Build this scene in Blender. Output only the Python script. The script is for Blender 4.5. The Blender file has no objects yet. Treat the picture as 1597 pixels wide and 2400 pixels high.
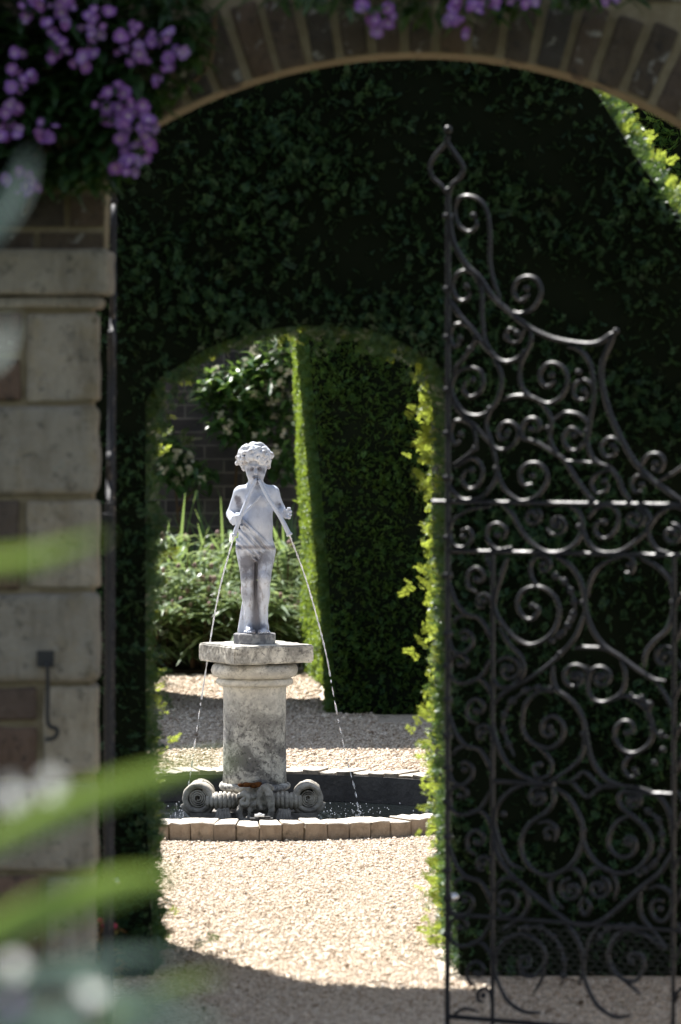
import bpy, bmesh, math, random
import numpy as np
from mathutils import Vector, Matrix
R = math.radians
PI = math.pi
S = bpy.context.scene
COL = S.collection
rng = np.random.default_rng(7)
random.seed(7)

# ------------------------------------------------------------------ camera
F_PX, CU, CV, HORIZON, CAM_H = 9270.0, 798.5, 1200.0, 950.0, 1.69
PITCH = math.atan((CV - HORIZON) / F_PX)
cam_d = bpy.data.cameras.new('camera')
cam = bpy.data.objects.new('camera', cam_d); COL.objects.link(cam)
cam.location = (0, 0, CAM_H); cam.rotation_euler = (R(90) - PITCH, 0, 0)
cam_d.sensor_fit = 'VERTICAL'; cam_d.sensor_height = 36; cam_d.sensor_width = 24
cam_d.lens = F_PX / 2400 * 36
cam_d.clip_start = 0.1; cam_d.clip_end = 500
cam_d.dof.use_dof = True; cam_d.dof.focus_distance = 16.5; cam_d.dof.aperture_fstop = 4.0
cam_d.dof.aperture_blades = 9
S.camera = cam

# ------------------------------------------------------------------ light
SUN = Vector((-0.30, 0.56, 1.0)).normalized()          # towards the sun
EL, AZ = math.asin(SUN.z), math.atan2(SUN.x, SUN.y)
w = bpy.data.worlds.new('World'); S.world = w; w.use_nodes = True
wn = w.node_tree; bg = wn.nodes['Background']
sky = wn.nodes.new('ShaderNodeTexSky'); sky.sky_type = 'NISHITA'; sky.sun_disc = False
sky.sun_elevation = EL; sky.sun_rotation = AZ; sky.air_density = 1.0; sky.dust_density = 0.6
hs = wn.nodes.new('ShaderNodeHueSaturation'); hs.inputs['Saturation'].default_value = 0.6
wn.links.new(sky.outputs[0], hs.inputs['Color']); wn.links.new(hs.outputs[0], bg.inputs[0]); bg.inputs[1].default_value = 0.075
sl = bpy.data.lights.new('sun', 'SUN'); sl.energy = 5.0; sl.angle = R(0.5); sl.color = (1, 0.965, 0.92)
so = bpy.data.objects.new('sun', sl); COL.objects.link(so); so.location = (-5, 12, 25)
so.rotation_euler = SUN.to_track_quat('Z', 'Y').to_euler()
S.view_settings.view_transform = 'Standard'; S.view_settings.look = 'None'
S.view_settings.exposure = 1.5; S.view_settings.gamma = 1.0
S.cycles.use_denoising = True
S.cycles.max_bounces = 8; S.cycles.diffuse_bounces = 4; S.cycles.glossy_bounces = 3
S.cycles.transmission_bounces = 6; S.cycles.transparent_max_bounces = 8
S.cycles.sample_clamp_indirect = 6

# ------------------------------------------------------------------ helpers
def W(u, v, Y):
    """world point on the ray of photo pixel (u, v) at distance Y in front of the camera"""
    ct, st = math.cos(PITCH), math.sin(PITCH)
    a, b = (u - CU) / F_PX, (v - CV) / F_PX
    d = Vector((a, ct - st * b, -st - ct * b))
    return Vector((0, 0, CAM_H)) + d * (Y / d.y)

def tag(o, label=None, cat=None, group=None, kind=None):
    if label: o['label'] = label
    if cat: o['category'] = cat
    if group: o['group'] = group
    if kind: o['kind'] = kind
    return o

def thing(name, loc, label, cat, group=None, rz=0):
    o = bpy.data.objects.new(name, None); COL.objects.link(o)
    o.location = loc; o.rotation_euler = (0, 0, rz); o.empty_display_size = 0.1
    return tag(o, label, cat, group)

def link(name, me, m, parent=None, smooth=False):
    o = bpy.data.objects.new(name, me); COL.objects.link(o)
    if m is not None:
        for mm in (m if isinstance(m, (list, tuple)) else [m]): me.materials.append(mm)
    if smooth: me.polygons.foreach_set('use_smooth', np.ones(len(me.polygons), bool))
    if parent is not None: o.parent = parent
    return o

def raw(name, V, F, m, parent=None, smooth=False):
    """numpy verts (n,3) and faces (k,3|4) -> object"""
    V = np.asarray(V, np.float32); F = np.asarray(F, np.int32)
    me = bpy.data.meshes.new(name)
    me.vertices.add(len(V)); me.vertices.foreach_set('co', V.ravel())
    k = F.shape[1]
    me.loops.add(F.size); me.loops.foreach_set('vertex_index', F.ravel())
    me.polygons.add(len(F)); me.polygons.foreach_set('loop_start', np.arange(len(F), dtype=np.int32) * k)
    me.update(calc_edges=True); me.validate()
    return link(name, me, m, parent, smooth)

def bmo(name, bm, m, parent=None, smooth=False, bevel=0, seg=2):
    if bevel:
        bmesh.ops.bevel(bm, geom=[e for e in bm.edges if e.calc_face_angle(0) > 0.5], offset=bevel, segments=seg, affect='EDGES', profile=0.6, clamp_overlap=True)
    bmesh.ops.recalc_face_normals(bm, faces=bm.faces)
    me = bpy.data.meshes.new(name); bm.to_mesh(me); bm.free()
    return link(name, me, m, parent, smooth)

def dup(root, name=None):
    r = root.copy(); COL.objects.link(r)
    for ch in list(root.children):
        c = ch.copy(); COL.objects.link(c); c.parent = r
        for g in list(ch.children):
            d = g.copy(); COL.objects.link(d); d.parent = c
    return r

def unit(a): return a / np.maximum(np.linalg.norm(a, axis=-1, keepdims=True), 1e-9)

def catmull(P, n=6, closed=False):
    P = np.asarray(P, float)
    if len(P) < 3: return np.array([P[0] + (P[-1] - P[0]) * t for t in np.linspace(0, 1, n + 1)])
    Q = np.vstack([2 * P[0] - P[1], P, 2 * P[-1] - P[-2]])
    out = []
    for i in range(1, len(Q) - 2):
        a, b, c, d = Q[i - 1:i + 3]
        for t in np.arange(n) / n:
            out.append(.5 * (2 * b + (c - a) * t + (2 * a - 5 * b + 4 * c - d) * t * t + (3 * b - a - 3 * c + d) * t ** 3))
    out.append(P[-1]); return np.array(out)

def tube(bm, pts, rad, seg=8, ref=None):
    pts = [Vector(p) for p in pts]; n = len(pts)
    rad = [rad] * n if not hasattr(rad, '__len__') else rad
    rings = []; up = Vector(ref) if ref else None
    for i, p in enumerate(pts):
        t = (pts[min(i + 1, n - 1)] - pts[max(i - 1, 0)]).normalized()
        if up is None: up = t.orthogonal().normalized()
        up = (up - t * up.dot(t))
        up = up.normalized() if up.length > 1e-6 else t.orthogonal().normalized()
        s = t.cross(up)
        rings.append([bm.verts.new(p + (up * math.cos(a) + s * math.sin(a)) * rad[i]) for a in [2 * PI * k / seg for k in range(seg)]])
    for i in range(n - 1):
        for k in range(seg):
            bm.faces.new((rings[i][k], rings[i][(k + 1) % seg], rings[i + 1][(k + 1) % seg], rings[i + 1][k]))
    bm.faces.new(rings[0][::-1]); bm.faces.new(rings[-1])

def lathe(bm, prof, seg=48, M=None, cap=True):
    """profile [(r, z)...] turned round z, then moved by matrix M"""
    M = M or Matrix()
    rings = []
    for r, z in prof:
        rings.append([bm.verts.new(M @ Vector((r * math.cos(2 * PI * k / seg), r * math.sin(2 * PI * k / seg), z))) for k in range(seg)])
    for i in range(len(rings) - 1):
        for k in range(seg):
            bm.faces.new((rings[i][k], rings[i][(k + 1) % seg], rings[i + 1][(k + 1) % seg], rings[i + 1][k]))
    if cap: bm.faces.new(rings[0][::-1]); bm.faces.new(rings[-1])

def box(bm, x0, x1, y0, y1, z0, z1, jit=0):
    j = lambda: random.uniform(-jit, jit)
    v = [bm.verts.new((x + j(), y, z + j())) for x, y, z in ((x0, y0, z0), (x1, y0, z0), (x1, y1, z0), (x0, y1, z0), (x0, y0, z1), (x1, y0, z1), (x1, y1, z1), (x0, y1, z1))]
    for f in ((0, 3, 2, 1), (4, 5, 6, 7), (0, 1, 5, 4), (1, 2, 6, 5), (2, 3, 7, 6), (3, 0, 4, 7)): bm.faces.new([v[i] for i in f])
    return v

def sphere(bm, c, r, seg=10, sq=(1, 1, 1)):
    bmesh.ops.create_uvsphere(bm, u_segments=seg, v_segments=max(5, seg // 2 + 1), radius=1,
                              matrix=Matrix.Translation(c) @ Matrix.Diagonal((r * sq[0], r * sq[1], r * sq[2], 1)))

from mathutils import noise as mnoise
def roughen(o, amp, scale, fine=.4):
    """weathered surface: push the vertices of a stone about by layered noise"""
    me = o.data; off = Vector((hash(o.name) % 97, hash(o.name) % 53, 3.))
    off = Vector((sum(map(ord, o.name)) * .37 % 97, len(o.name) * 1.3, 3.))
    nr = [v.normal.copy() for v in me.vertices]
    for v, nn in zip(me.vertices, nr):
        p = v.co * scale + off
        v.co += nn * amp * (mnoise.noise(p) + fine * mnoise.noise(p * 3.1) + fine * .5 * mnoise.noise(p * 8.3))
    return o

# ------------------------------------------------------------------ materials
class NT:
    def __init__(s, name, rough=0.8, spec=0.3):
        s.m = bpy.data.materials.new(name); s.m.use_nodes = True
        s.t = s.m.node_tree; s.b = s.t.nodes['Principled BSDF']; s.out = s.t.nodes['Material Output']
        s.b.inputs['Roughness'].default_value = rough
        s.b.inputs['Specular IOR Level'].default_value = spec
        s.co = s.t.nodes.new('ShaderNodeTexCoord').outputs['Object']
    def n(s, typ, **kw):
        nd = s.t.nodes.new(typ)
        for k, v in kw.items(): setattr(nd, k, v)
        return nd
    def put(s, sock, v):
        if hasattr(v, 'is_output') or isinstance(v, bpy.types.NodeSocket): s.t.links.new(v, sock)
        else: sock.default_value = v
    def noise(s, scale, detail=4, rough=0.6, vec=None, dist=0):
        n = s.n('ShaderNodeTexNoise'); s.put(n.inputs['Vector'], vec or s.co)
        n.inputs['Scale'].default_value = scale; n.inputs['Detail'].default_value = detail
        n.inputs['Roughness'].default_value = rough; n.inputs['Distortion'].default_value = dist
        return n.outputs['Fac']
    def voro(s, scale, out='Distance', feature='F1', vec=None, rnd=1):
        n = s.n('ShaderNodeTexVoronoi', feature=feature); s.put(n.inputs['Vector'], vec or s.co)
        n.inputs['Scale'].default_value = scale; n.inputs['Randomness'].default_value = rnd
        return n.outputs[out]
    def ramp(s, fac, stops, mode='LINEAR'):
        n = s.n('ShaderNodeValToRGB'); s.put(n.inputs[0], fac); e = n.color_ramp.elements
        n.color_ramp.interpolation = mode
        while len(e) < len(stops): e.new(0.5)
        for el, (p, c) in zip(e, stops):
            el.position = p; el.color = (c, c, c, 1) if not hasattr(c, '__len__') else (*c, 1)
        return n.outputs[0]
    def mix(s, fac, a, b, mode='MIX'):
        n = s.n('ShaderNodeMix', data_type='RGBA', blend_type=mode)
        s.put(n.inputs[0], fac)
        for i, v in ((6, a), (7, b)): s.put(n.inputs[i], (*v, 1) if isinstance(v, tuple) and len(v) == 3 else v)
        return n.outputs[2]
    def math(s, op, a, b=0.0):
        n = s.n('ShaderNodeMath', operation=op); s.put(n.inputs[0], a); s.put(n.inputs[1], b); return n.outputs[0]
    def island(s): return s.n('ShaderNodeNewGeometry').outputs['Random Per Island']
    def obrnd(s): return s.n('ShaderNodeObjectInfo').outputs['Random']
    def sep(s, axis, vec=None):
        n = s.n('ShaderNodeSeparateXYZ'); s.put(n.inputs[0], vec or s.co); return n.outputs[axis]
    def mapping(s, scale, vec=None):
        n = s.n('ShaderNodeMapping'); s.put(n.inputs[0], vec or s.co); n.inputs['Scale'].default_value = scale; return n.outputs[0]
    def bump(s, h, strength=0.4, dist=0.01):
        n = s.n('ShaderNodeBump'); s.put(n.inputs['Height'], h); n.inputs['Strength'].default_value = strength
        n.inputs['Distance'].default_value = dist; s.t.links.new(n.outputs[0], s.b.inputs['Normal'])
    def color(s, c): s.put(s.b.inputs['Base Color'], (*c, 1) if isinstance(c, tuple) else c); return s
    def translucent(s, c, fac):
        tr = s.n('ShaderNodeBsdfTranslucent'); s.put(tr.inputs[0], (*c, 1) if isinstance(c, tuple) else c)
        mx = s.n('ShaderNodeMixShader'); mx.inputs[0].default_value = fac
        s.t.links.new(s.b.outputs[0], mx.inputs[1]); s.t.links.new(tr.outputs[0], mx.inputs[2])
        s.t.links.new(mx.outputs[0], s.out.inputs[0])

def leaf_mat(name, cols, trans, fac=0.35, rough=0.45, spec=0.35, clump=3.0, brown=0.0):
    n = NT(name, rough, spec)
    c = n.ramp(n.island(), [(i / max(1, len(cols) - 1), c) for i, c in enumerate(cols)])
    c = n.mix(n.ramp(n.noise(clump, 3), [(0.35, 0.0), (0.65, 1.0)]), c, n.mix(0.5, c, cols[0]))
    if brown: c = n.mix(n.ramp(n.noise(7, 5, .7), [(.58, 0.), (.70, brown)]), c, (.045, .032, .018))
    n.color(c); n.translucent(n.mix(0.55, c, trans), fac); return n.m

M_YEW = leaf_mat('yew_needles', [(.018, .058, .040), (.032, .096, .058), (.052, .132, .064), (.088, .165, .060)], (.20, .30, .02), .28, .40, .35, 5.0, .6)
M_FRESH = leaf_mat('yew_new_growth', [(.06, .13, .02), (.09, .17, .025), (.13, .21, .03)], (.66, .74, .10), .50, .40, .35)  # brighter yellow-green, direct sun on the tips put into the colour
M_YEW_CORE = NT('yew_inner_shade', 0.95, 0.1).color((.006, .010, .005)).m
M_YEW_FAR = leaf_mat('yew_needles_fresh', [(.024, .080, .032), (.040, .118, .040), (.060, .155, .046), (.095, .19, .046)], (.42, .52, .03), .45, .42, .3, 4.0, .6)

def mat_stone(name, cols, lich=(.45, .43, .36), lich_amt=0.62, dark=(.03, .028, .026), dark_amt=.55, scale=1.0, yellow=0.0, bump=.5):
    n = NT(name, 0.88, 0.2)
    isl = n.math('FRACT', n.math('ADD', n.island(), n.obrnd()))
    c = n.ramp(isl, [(i / max(1, len(cols) - 1), c) for i, c in enumerate(cols)])
    c = n.mix(n.ramp(n.noise(9 * scale, 6, .7), [(.3, 0.), (.7, .8)]), c, n.mix(1.0, c, (.62, .6, .58), 'MULTIPLY'))
    c = n.mix(n.ramp(n.noise(28 * scale, 5, .7), [(dark_amt, 0.), (dark_amt + .12, .75)]), c, dark)
    sp = n.ramp(n.noise(22 * scale, 4, .55, dist=.4), [(lich_amt, 0.), (lich_amt + .06, .85)])
    c = n.mix(sp, c, lich)
    if yellow: c = n.mix(n.ramp(n.noise(6 * scale, 5, .7), [(.52, 0.), (.68, yellow)]), c, (.26, .18, .06))
    c = n.mix(n.ramp(n.noise(7 * scale, 5, .7, n.mapping((1.6, 1.6, .35))), [(.48, 0.), (.64, .6)]), c, n.mix(1.0, c, (.55, .53, .50), 'MULTIPLY'))
    n.color(c)
    n.bump(n.math('ADD', n.noise(60 * scale, 6, .7), n.math('MULTIPLY', n.noise(12 * scale, 4), 2.2)), bump + .3, .012)
    return n.m

M_ASHLAR = mat_stone('pier_ashlar', [(.36, .318, .248), (.40, .345, .265), (.32, .288, .235), (.42, .36, .275)], lich=(.26, .25, .21), dark=(.085, .078, .066), lich_amt=.68, yellow=.35)
M_QUOIN = mat_stone('quoin_stone', [(.27, .245, .205), (.32, .285, .225), (.29, .26, .212)], lich=(.24, .235, .2), dark=(.075, .07, .06), lich_amt=.66, yellow=.35)
M_REDSTONE = mat_stone('reddish_rubble', [(.17, .098, .07), (.105, .085, .07), (.20, .13, .092), (.085, .062, .05)], lich_amt=.68)
M_VOUSS = mat_stone('arch_stone', [(.080, .062, .046), (.112, .083, .058), (.062, .053, .045), (.135, .092, .062), (.053, .050, .047)], lich=(.26, .245, .215), lich_amt=.60)
n = NT('sand_mortar', .95, .1); n.color(n.ramp(n.noise(20, 5, .7), [(.3, (.15, .118, .072)), (.7, (.23, .19, .125))])); n.bump(n.noise(90, 5), .5, .006); M_MORTAR = n.m
n = NT('wall_body', .95, .1)
br = n.n('ShaderNodeTexBrick'); n.put(br.inputs['Vector'], n.mapping((1, 1, 1))); n.color((.12, .1, .08)); M_BODY = M_MORTAR

n = NT('wrought_iron', .3, .34)
n.color(n.mix(n.ramp(n.noise(14, 4), [(.66, 0.), (.76, .5)]), n.ramp(n.noise(40, 3), [(.3, (.005, .0055, .008)), (.7, (.012, .013, .018))]), (.035, .024, .016)))
n.put(n.b.inputs['Roughness'], n.ramp(n.noise(30, 4), [(.3, .42), (.7, .58)])); n.bump(n.noise(120, 3), .15, .002); M_IRON = n.m
n = NT('rusty_iron', .8, .3); n.color(n.ramp(n.noise(60, 4), [(.3, (.05, .02, .012)), (.7, (.15, .05, .02))])); M_RUST = n.m
M_BLACK = NT('black_paint', .5, .4).color((.012, .012, .013)).m

# gravel
def gravel_mat(name, base):
    n = NT(name, .85, .25)
    c = n.ramp(n.island() if base else n.voro(75, 'Color'), [(0, (.25, .19, .145)), (.2, (.52, .44, .365)), (.45, (.69, .61, .52)), (.72, (.77, .71, .63)), (.88, (.36, .29, .22)), (1., (.84, .80, .74))])
    c = n.mix(n.ramp(n.noise(1.6, 4), [(.35, 0.), (.7, .4)]), c, (.60, .515, .43))
    c = n.mix(1.0, c, (.985, .945, .885), 'MULTIPLY')
    n.color(c); n.bump(n.noise(150, 3) if base else n.voro(75), .5 if base else 1.0, .004 if base else .012); return n.m
M_PEBBLE = gravel_mat('gravel_pebbles', True); M_GRAVEL = gravel_mat('gravel_bed', False)
n = NT('garden_soil', .95, .1); n.color(n.ramp(n.noise(30, 5), [(.3, (.020, .014, .010)), (.7, (.055, .04, .028))])); n.bump(n.noise(40, 5), 1, .02); M_SOIL = n.m

# ------------------------------------------------------------------ ground
POOL = W(597, 1893, 16.5); PX, PY = POOL.x, 16.5
R_IN, R_OUT, RIM_Z, WATER_Z = 1.05, 1.22, 0.068, -0.062
bm = bmesh.new()
ro, big = [], []
for k in range(64):
    a = 2 * PI * k / 64
    ro.append(bm.verts.new((PX + (R_OUT - .06) * math.cos(a), PY + (R_OUT - .06) * math.sin(a), 0)))
    s = 7.2 / max(abs(math.cos(a)), abs(math.sin(a)))
    big.append(bm.verts.new((PX + s * math.cos(a), max(9.3, PY + 1.55 * s * math.sin(a)), 0)))
for k in range(64): bm.faces.new((ro[k], big[k], big[(k + 1) % 64], ro[(k + 1) % 64]))
g = bmo('ground', bm, M_GRAVEL); tag(g, 'pale honey gravel ground running from the gate past the pool', 'gravel path', kind='structure')

n = NT('rough_grass', .9, .2); n.color(n.ramp(n.noise(6, 6, .7), [(.3, (.028, .034, .014)), (.7, (.070, .078, .034))])); n.bump(n.noise(60, 5), 1., .03)
bm = bmesh.new(); i_, o_ = [], []
for k in range(64):
    a = 2 * PI * k / 64; s = 6.9 / max(abs(math.cos(a)), abs(math.sin(a))); t = 150 / max(abs(math.cos(a)), abs(math.sin(a)))
    i_.append(bm.verts.new((PX + s * math.cos(a), max(9.6, PY + 1.5 * s * math.sin(a)), 0))); o_.append(bm.verts.new((PX + t * math.cos(a), PY + t * math.sin(a), 0)))
for k in range(64): bm.faces.new((i_[k], o_[k], o_[(k + 1) % 64], i_[(k + 1) % 64]))
o = bmo('lawn', bm, n.m); o.location.z = -.012; tag(o, 'rough grass of the garden around the gravel', 'lawn', kind='structure')  # unseen grass, added so less light bounces onto the front faces
def blocked(x, y):
    b = (x - PX) ** 2 + (y - PY) ** 2 < (R_OUT + .006) ** 2
    b |= (y > 11.6) & (y < 12.45) & ((x < -.60) | (x > .29))
    b |= (y > 21.6) & (x > -.12)
    return b
def pebble_patch(x0, x1, y0, y1, dens, size):
    n = int((x1 - x0) * (y1 - y0) * dens)
    x, y = rng.uniform(x0, x1, n), rng.uniform(y0, y1, n); k = ~blocked(x, y); x, y = x[k], y[k]
    return x, y, size * rng.lognormal(0, .32, len(x))
IV = np.array([(1, 0, 0), (-1, 0, 0), (0, 1, 0), (0, -1, 0), (0, 0, 1), (0, 0, -1.)]) * 1.15
IF = np.array([(0, 2, 4), (2, 1, 4), (1, 3, 4), (3, 0, 4), (2, 0, 5), (1, 2, 5), (3, 1, 5), (0, 3, 5)])
parts = [pebble_patch(-.75, .75, 10.6, 12.6, 10000, .0040), pebble_patch(.2, 1.35, 10.4, 11.9, 9000, .0040),
         pebble_patch(-.85, .5, 12.5, 15.6, 13500, .0040), pebble_patch(-1.5, .7, 16.5, 21.0, 4200, .0062), pebble_patch(-1.6, .2, 21.0, 24.9, 2800, .0075)]
px_, py_, ps_ = (np.concatenate([p[i] for p in parts]) for i in range(3))
N = len(px_)
q = unit(rng.normal(size=(N, 4))); a, b, c, d = q.T
RM = np.stack([1 - 2 * (c * c + d * d), 2 * (b * c - a * d), 2 * (b * d + a * c), 2 * (b * c + a * d), 1 - 2 * (b * b + d * d), 2 * (c * d - a * b), 2 * (b * d - a * c), 2 * (c * d + a * b), 1 - 2 * (b * b + c * c)], -1).reshape(N, 3, 3)
sq = np.stack([rng.uniform(.8, 1.4, N), rng.uniform(.7, 1.1, N), rng.uniform(.5, .9, N)], -1)
V = IV[None] * (1 + rng.uniform(-.16, .16, (N, 6, 1))) * sq[:, None, :] * ps_[:, None, None]
V = np.einsum('nij,nkj->nki', RM, V); V[:, :, 2] *= .75
V += np.stack([px_, py_, ps_ * rng.uniform(.05, .7, N)], -1)[:, None, :]
Fc = IF[None] + (np.arange(N) * 6)[:, None, None]
gv = raw('gravel', V.reshape(-1, 3), Fc.reshape(-1, 3), M_PEBBLE, smooth=True)
tag(gv, 'loose cream and tan pebbles strewn over the gravel path', 'gravel', kind='stuff')

bm = bmesh.new(); box(bm, -4, -.33, 24.75, 27.48, -.05, .03)
bd = bmo('flower_bed', bm, M_SOIL); tag(bd, 'dark soil of the planted border below the far wall', 'soil', kind='structure')

# ------------------------------------------------------------------ hedges
def sprigs(P, Nn, size, needles=9, spread=.75, upb=.12, wid=.058):
    n = len(P); size = np.broadcast_to(size, (n,))
    a = unit(Nn + rng.normal(size=(n, 3)) * spread * .6 + np.array([0, 0, upb]))
    s = unit(np.cross(a, rng.normal(size=(n, 3)))); b = np.cross(a, s)
    J = np.arange(needles); t = (J + .3) / needles
    sg = np.array([1., -1.])
    base = P[:, None, :] + a[:, None, :] * (size[:, None, None] * t[None, :, None])
    out = []
    for g_ in sg:
        d = unit(a[:, None, :] * (.55 + .6 * t[None, :, None]) + g_ * s[:, None, :] + b[:, None, :] * rng.normal(0, .25, (n, needles, 1)))
        L = size[:, None, None] * (.50 - .22 * t[None, :, None]) * rng.uniform(.8, 1.2, (n, needles, 1))
        p = unit(np.cross(d, b[:, None, :]) + b[:, None, :] * rng.normal(0, .35, (n, needles, 1)))
        wv = p * size[:, None, None] * wid
        m = base + d * L * .5
        out.append(np.stack([base, m + wv, base + d * L, m - wv], 2))
    Q = np.stack(out, 1).reshape(-1, 4, 3)
    return Q
def quads_obj(name, Q, m, parent, smooth=False):
    Q = np.concatenate(Q) if isinstance(Q, list) else Q
    F = np.arange(len(Q) * 4).reshape(-1, 4); return raw(name, Q.reshape(-1, 3), F, m, parent, smooth)

_nw = [(rng.normal(size=3) * f, rng.uniform(0, 6.28)) for f in (2.2, 3.1, 4.5, 6, 8, 11)]
def lump(P, amp=1.0):
    return amp * sum(np.sin(P @ k + p) for k, p in _nw) / len(_nw)

def patch(n, fn):
    """n random (P, N) pairs on a surface given by fn(s, t) -> P, N"""
    s, t = rng.random(n), rng.random(n); return fn(s, t)
def strip_fn(A, B):
    """surface between two polylines with the same number of points, area weighted along A"""
    A, B = np.asarray(A, float), np.asarray(B, float)
    seg = np.linalg.norm(np.diff(A, axis=0), axis=1) + np.linalg.norm(np.diff(B, axis=0), axis=1)
    cum = np.concatenate([[0], np.cumsum(seg)]) / seg.sum()
    def f(s, t):
        i = np.clip(np.searchsorted(cum, s) - 1, 0, len(seg) - 1)
        u = ((s - cum[i]) / (cum[i + 1] - cum[i]))[:, None]; t_ = t[:, None]
        a = A[i] * (1 - u) + A[i + 1] * u; b = B[i] * (1 - u) + B[i + 1] * u
        ds = (A[i + 1] - A[i]) * (1 - t_) + (B[i + 1] - B[i]) * t_; dt = b - a
        return a * (1 - t_) + b * t_, unit(np.cross(ds, dt))
    return f

def hedge(name, label, group, front, back, dens, size, mat, faces, core_in=.035):
    """front/back: simple concave outlines (x, y, z lists, same length). faces: list of (fn, density factor, flip)"""
    root = thing(name, (0, 0, 0), label, 'hedge', group)
    bm = bmesh.new()
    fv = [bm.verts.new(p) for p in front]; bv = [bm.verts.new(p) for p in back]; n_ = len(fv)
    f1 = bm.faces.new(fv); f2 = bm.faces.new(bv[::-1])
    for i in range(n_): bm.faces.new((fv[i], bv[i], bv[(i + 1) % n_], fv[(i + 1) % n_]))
    bm.normal_update(); bmesh.ops.triangulate(bm, faces=[f1, f2]); bmo('inner_branches', bm, M_YEW_CORE, root)  # solid dark core added so no light leaks through the foliage
    Q, QF = [], []
    for fn, area, df, flip, keep in faces:
        if df < -1.5:                                           # dark tufts breaking up the clipped edge
            m = int(area * 70); P, Nn = patch(m, fn); Nn = -Nn if flip else Nn
            if keep is not None: kk = keep(P); P, Nn = P[kk], Nn[kk]
            amp = np.clip(lump(P * 2.4, 3.2), 0, 1.6)
            for p, q_, a_ in zip(P, Nn, amp):
                k = rng.integers(5, 11); L = abs(rng.normal(0, .06)) * max(.0, a_) - .01
                Q.append(sprigs(p + q_ * L * rng.random((k, 1)) + rng.normal(0, .014, (k, 3)), np.broadcast_to(q_ + np.array([0, -.4, 0]), (k, 3)), size * rng.uniform(.7, 1.3, k), needles=9))
            continue
        if df < 0:                                              # tufts standing out of the clipped face, sunlight in their colour
            m = int(area * 75 * (4 if df < -1.2 else 1)); P, Nn = patch(m, fn); Nn = -Nn if flip else Nn
            if keep is not None: kk = keep(P); P, Nn = P[kk], Nn[kk]
            for p, q_ in zip(P, Nn):
                k = rng.integers(2, 6); L = abs(rng.normal(.0, .030)) + .008
                Pk = p + q_ * (L * rng.random((k, 1))) + rng.normal(0, .012, (k, 3)); QF.append(sprigs(Pk, np.broadcast_to(q_ + np.array([0, 0, .5]), (k, 3)), size * .95 * rng.uniform(.7, 1.3, k), needles=9))
            continue
        P, Nn = patch(int(area * dens * df), fn)
        if flip: Nn = -Nn
        if keep is not None:
            k = keep(P); P, Nn = P[k], Nn[k]
        l = lump(P) * (.3 if flip else 1)                        # cut faces inside the openings are tighter
        P = P + Nn * (l * .065 + rng.uniform(-.05, .022, len(P)) - (.022 if flip else 0))[:, None]
        Q.append(sprigs(P, Nn, size * rng.uniform(.7, 1.3, len(P)), needles=9))
    quads_obj('foliage', Q, mat, root)
    if QF: quads_obj('new_growth', QF, M_FRESH, root)
    return root

# the near hedge with its arched opening
YF, YB = 11.68, 12.48
OPEN = [(-.585, 0), (-.612, .5), (-.612, 1.70), (-.565, 1.785), (-.42, 1.885), (-.27, 1.945), (-.12, 1.965), (.08, 1.955), (.19, 1.91), (.255, 1.83), (.285, 1.72), (.295, .5), (.32, 0)]
TOPF = [(1.26, 0), (1.24, 1.5), (1.14, 1.98), (1.0, 2.24), (.87, 2.42), (.76, 2.60), (.6, 2.78), (.3, 2.95), (-.2, 3.05), (-2.6, 3.1), (-2.6, 0)]
OPENF = [(x * .942 if x < .2 else x + .035, z if z < 1.69 else 1.69 + (z - 1.69) * .86) for x, z in OPEN]
front = [(x, YF, z) for x, z in OPENF] + [(x, YF, z) for x, z in TOPF]
back = [(x, YB, z) for x, z in OPEN] + [(x + (.10 if x > -2 else 0), YB, z + (.06 if z > 0 else 0)) for x, z in TOPF]
def inside_open(P):
    x, z = P[:, 0], P[:, 2]; OO = OPENF if P[0, 1] < 12 else OPEN; ox = np.array([o[0] for o in OO[2:11]]); oz = np.array([o[1] for o in OO[2:11]])
    m = np.clip(.040 + .10 * lump(P * 5.0) + rng.normal(0, .012, len(P)), 0, .09) if OO is OPENF else 0 * x   # growth overhangs the cut unevenly
    top = np.interp(x + np.where(x < -.3, -m, np.where(x > .1, m * .8, 0)), ox, oz) - m; return (x > OO[2][0] + m) & (x < OO[10][0] - m * .15) & (z < top)
def under_top(P):
    x, z = P[:, 0], P[:, 2]; tx = np.array([t[0] for t in TOPF[:10]][::-1]); tz = np.array([t[1] for t in TOPF[:10]][::-1])
    return z < np.interp(x, tx, tz)
rect = lambda x0, x1, y, z0, z1, ny: (lambda s, t: (np.stack([x0 + (x1 - x0) * s, np.full_like(s, y), z0 + (z1 - z0) * t], -1), np.broadcast_to(np.array([0., ny, 0]), (len(s), 3))))
A3 = [(x, YF, z) for x, z in OPENF]; B3 = [(x, YB, z) for x, z in OPEN]
T3 = [(x, YF, z) for x, z in TOPF[:9]]; U3 = [(x + .10, YB, z + .06) for x, z in TOPF[:9]]
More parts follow.
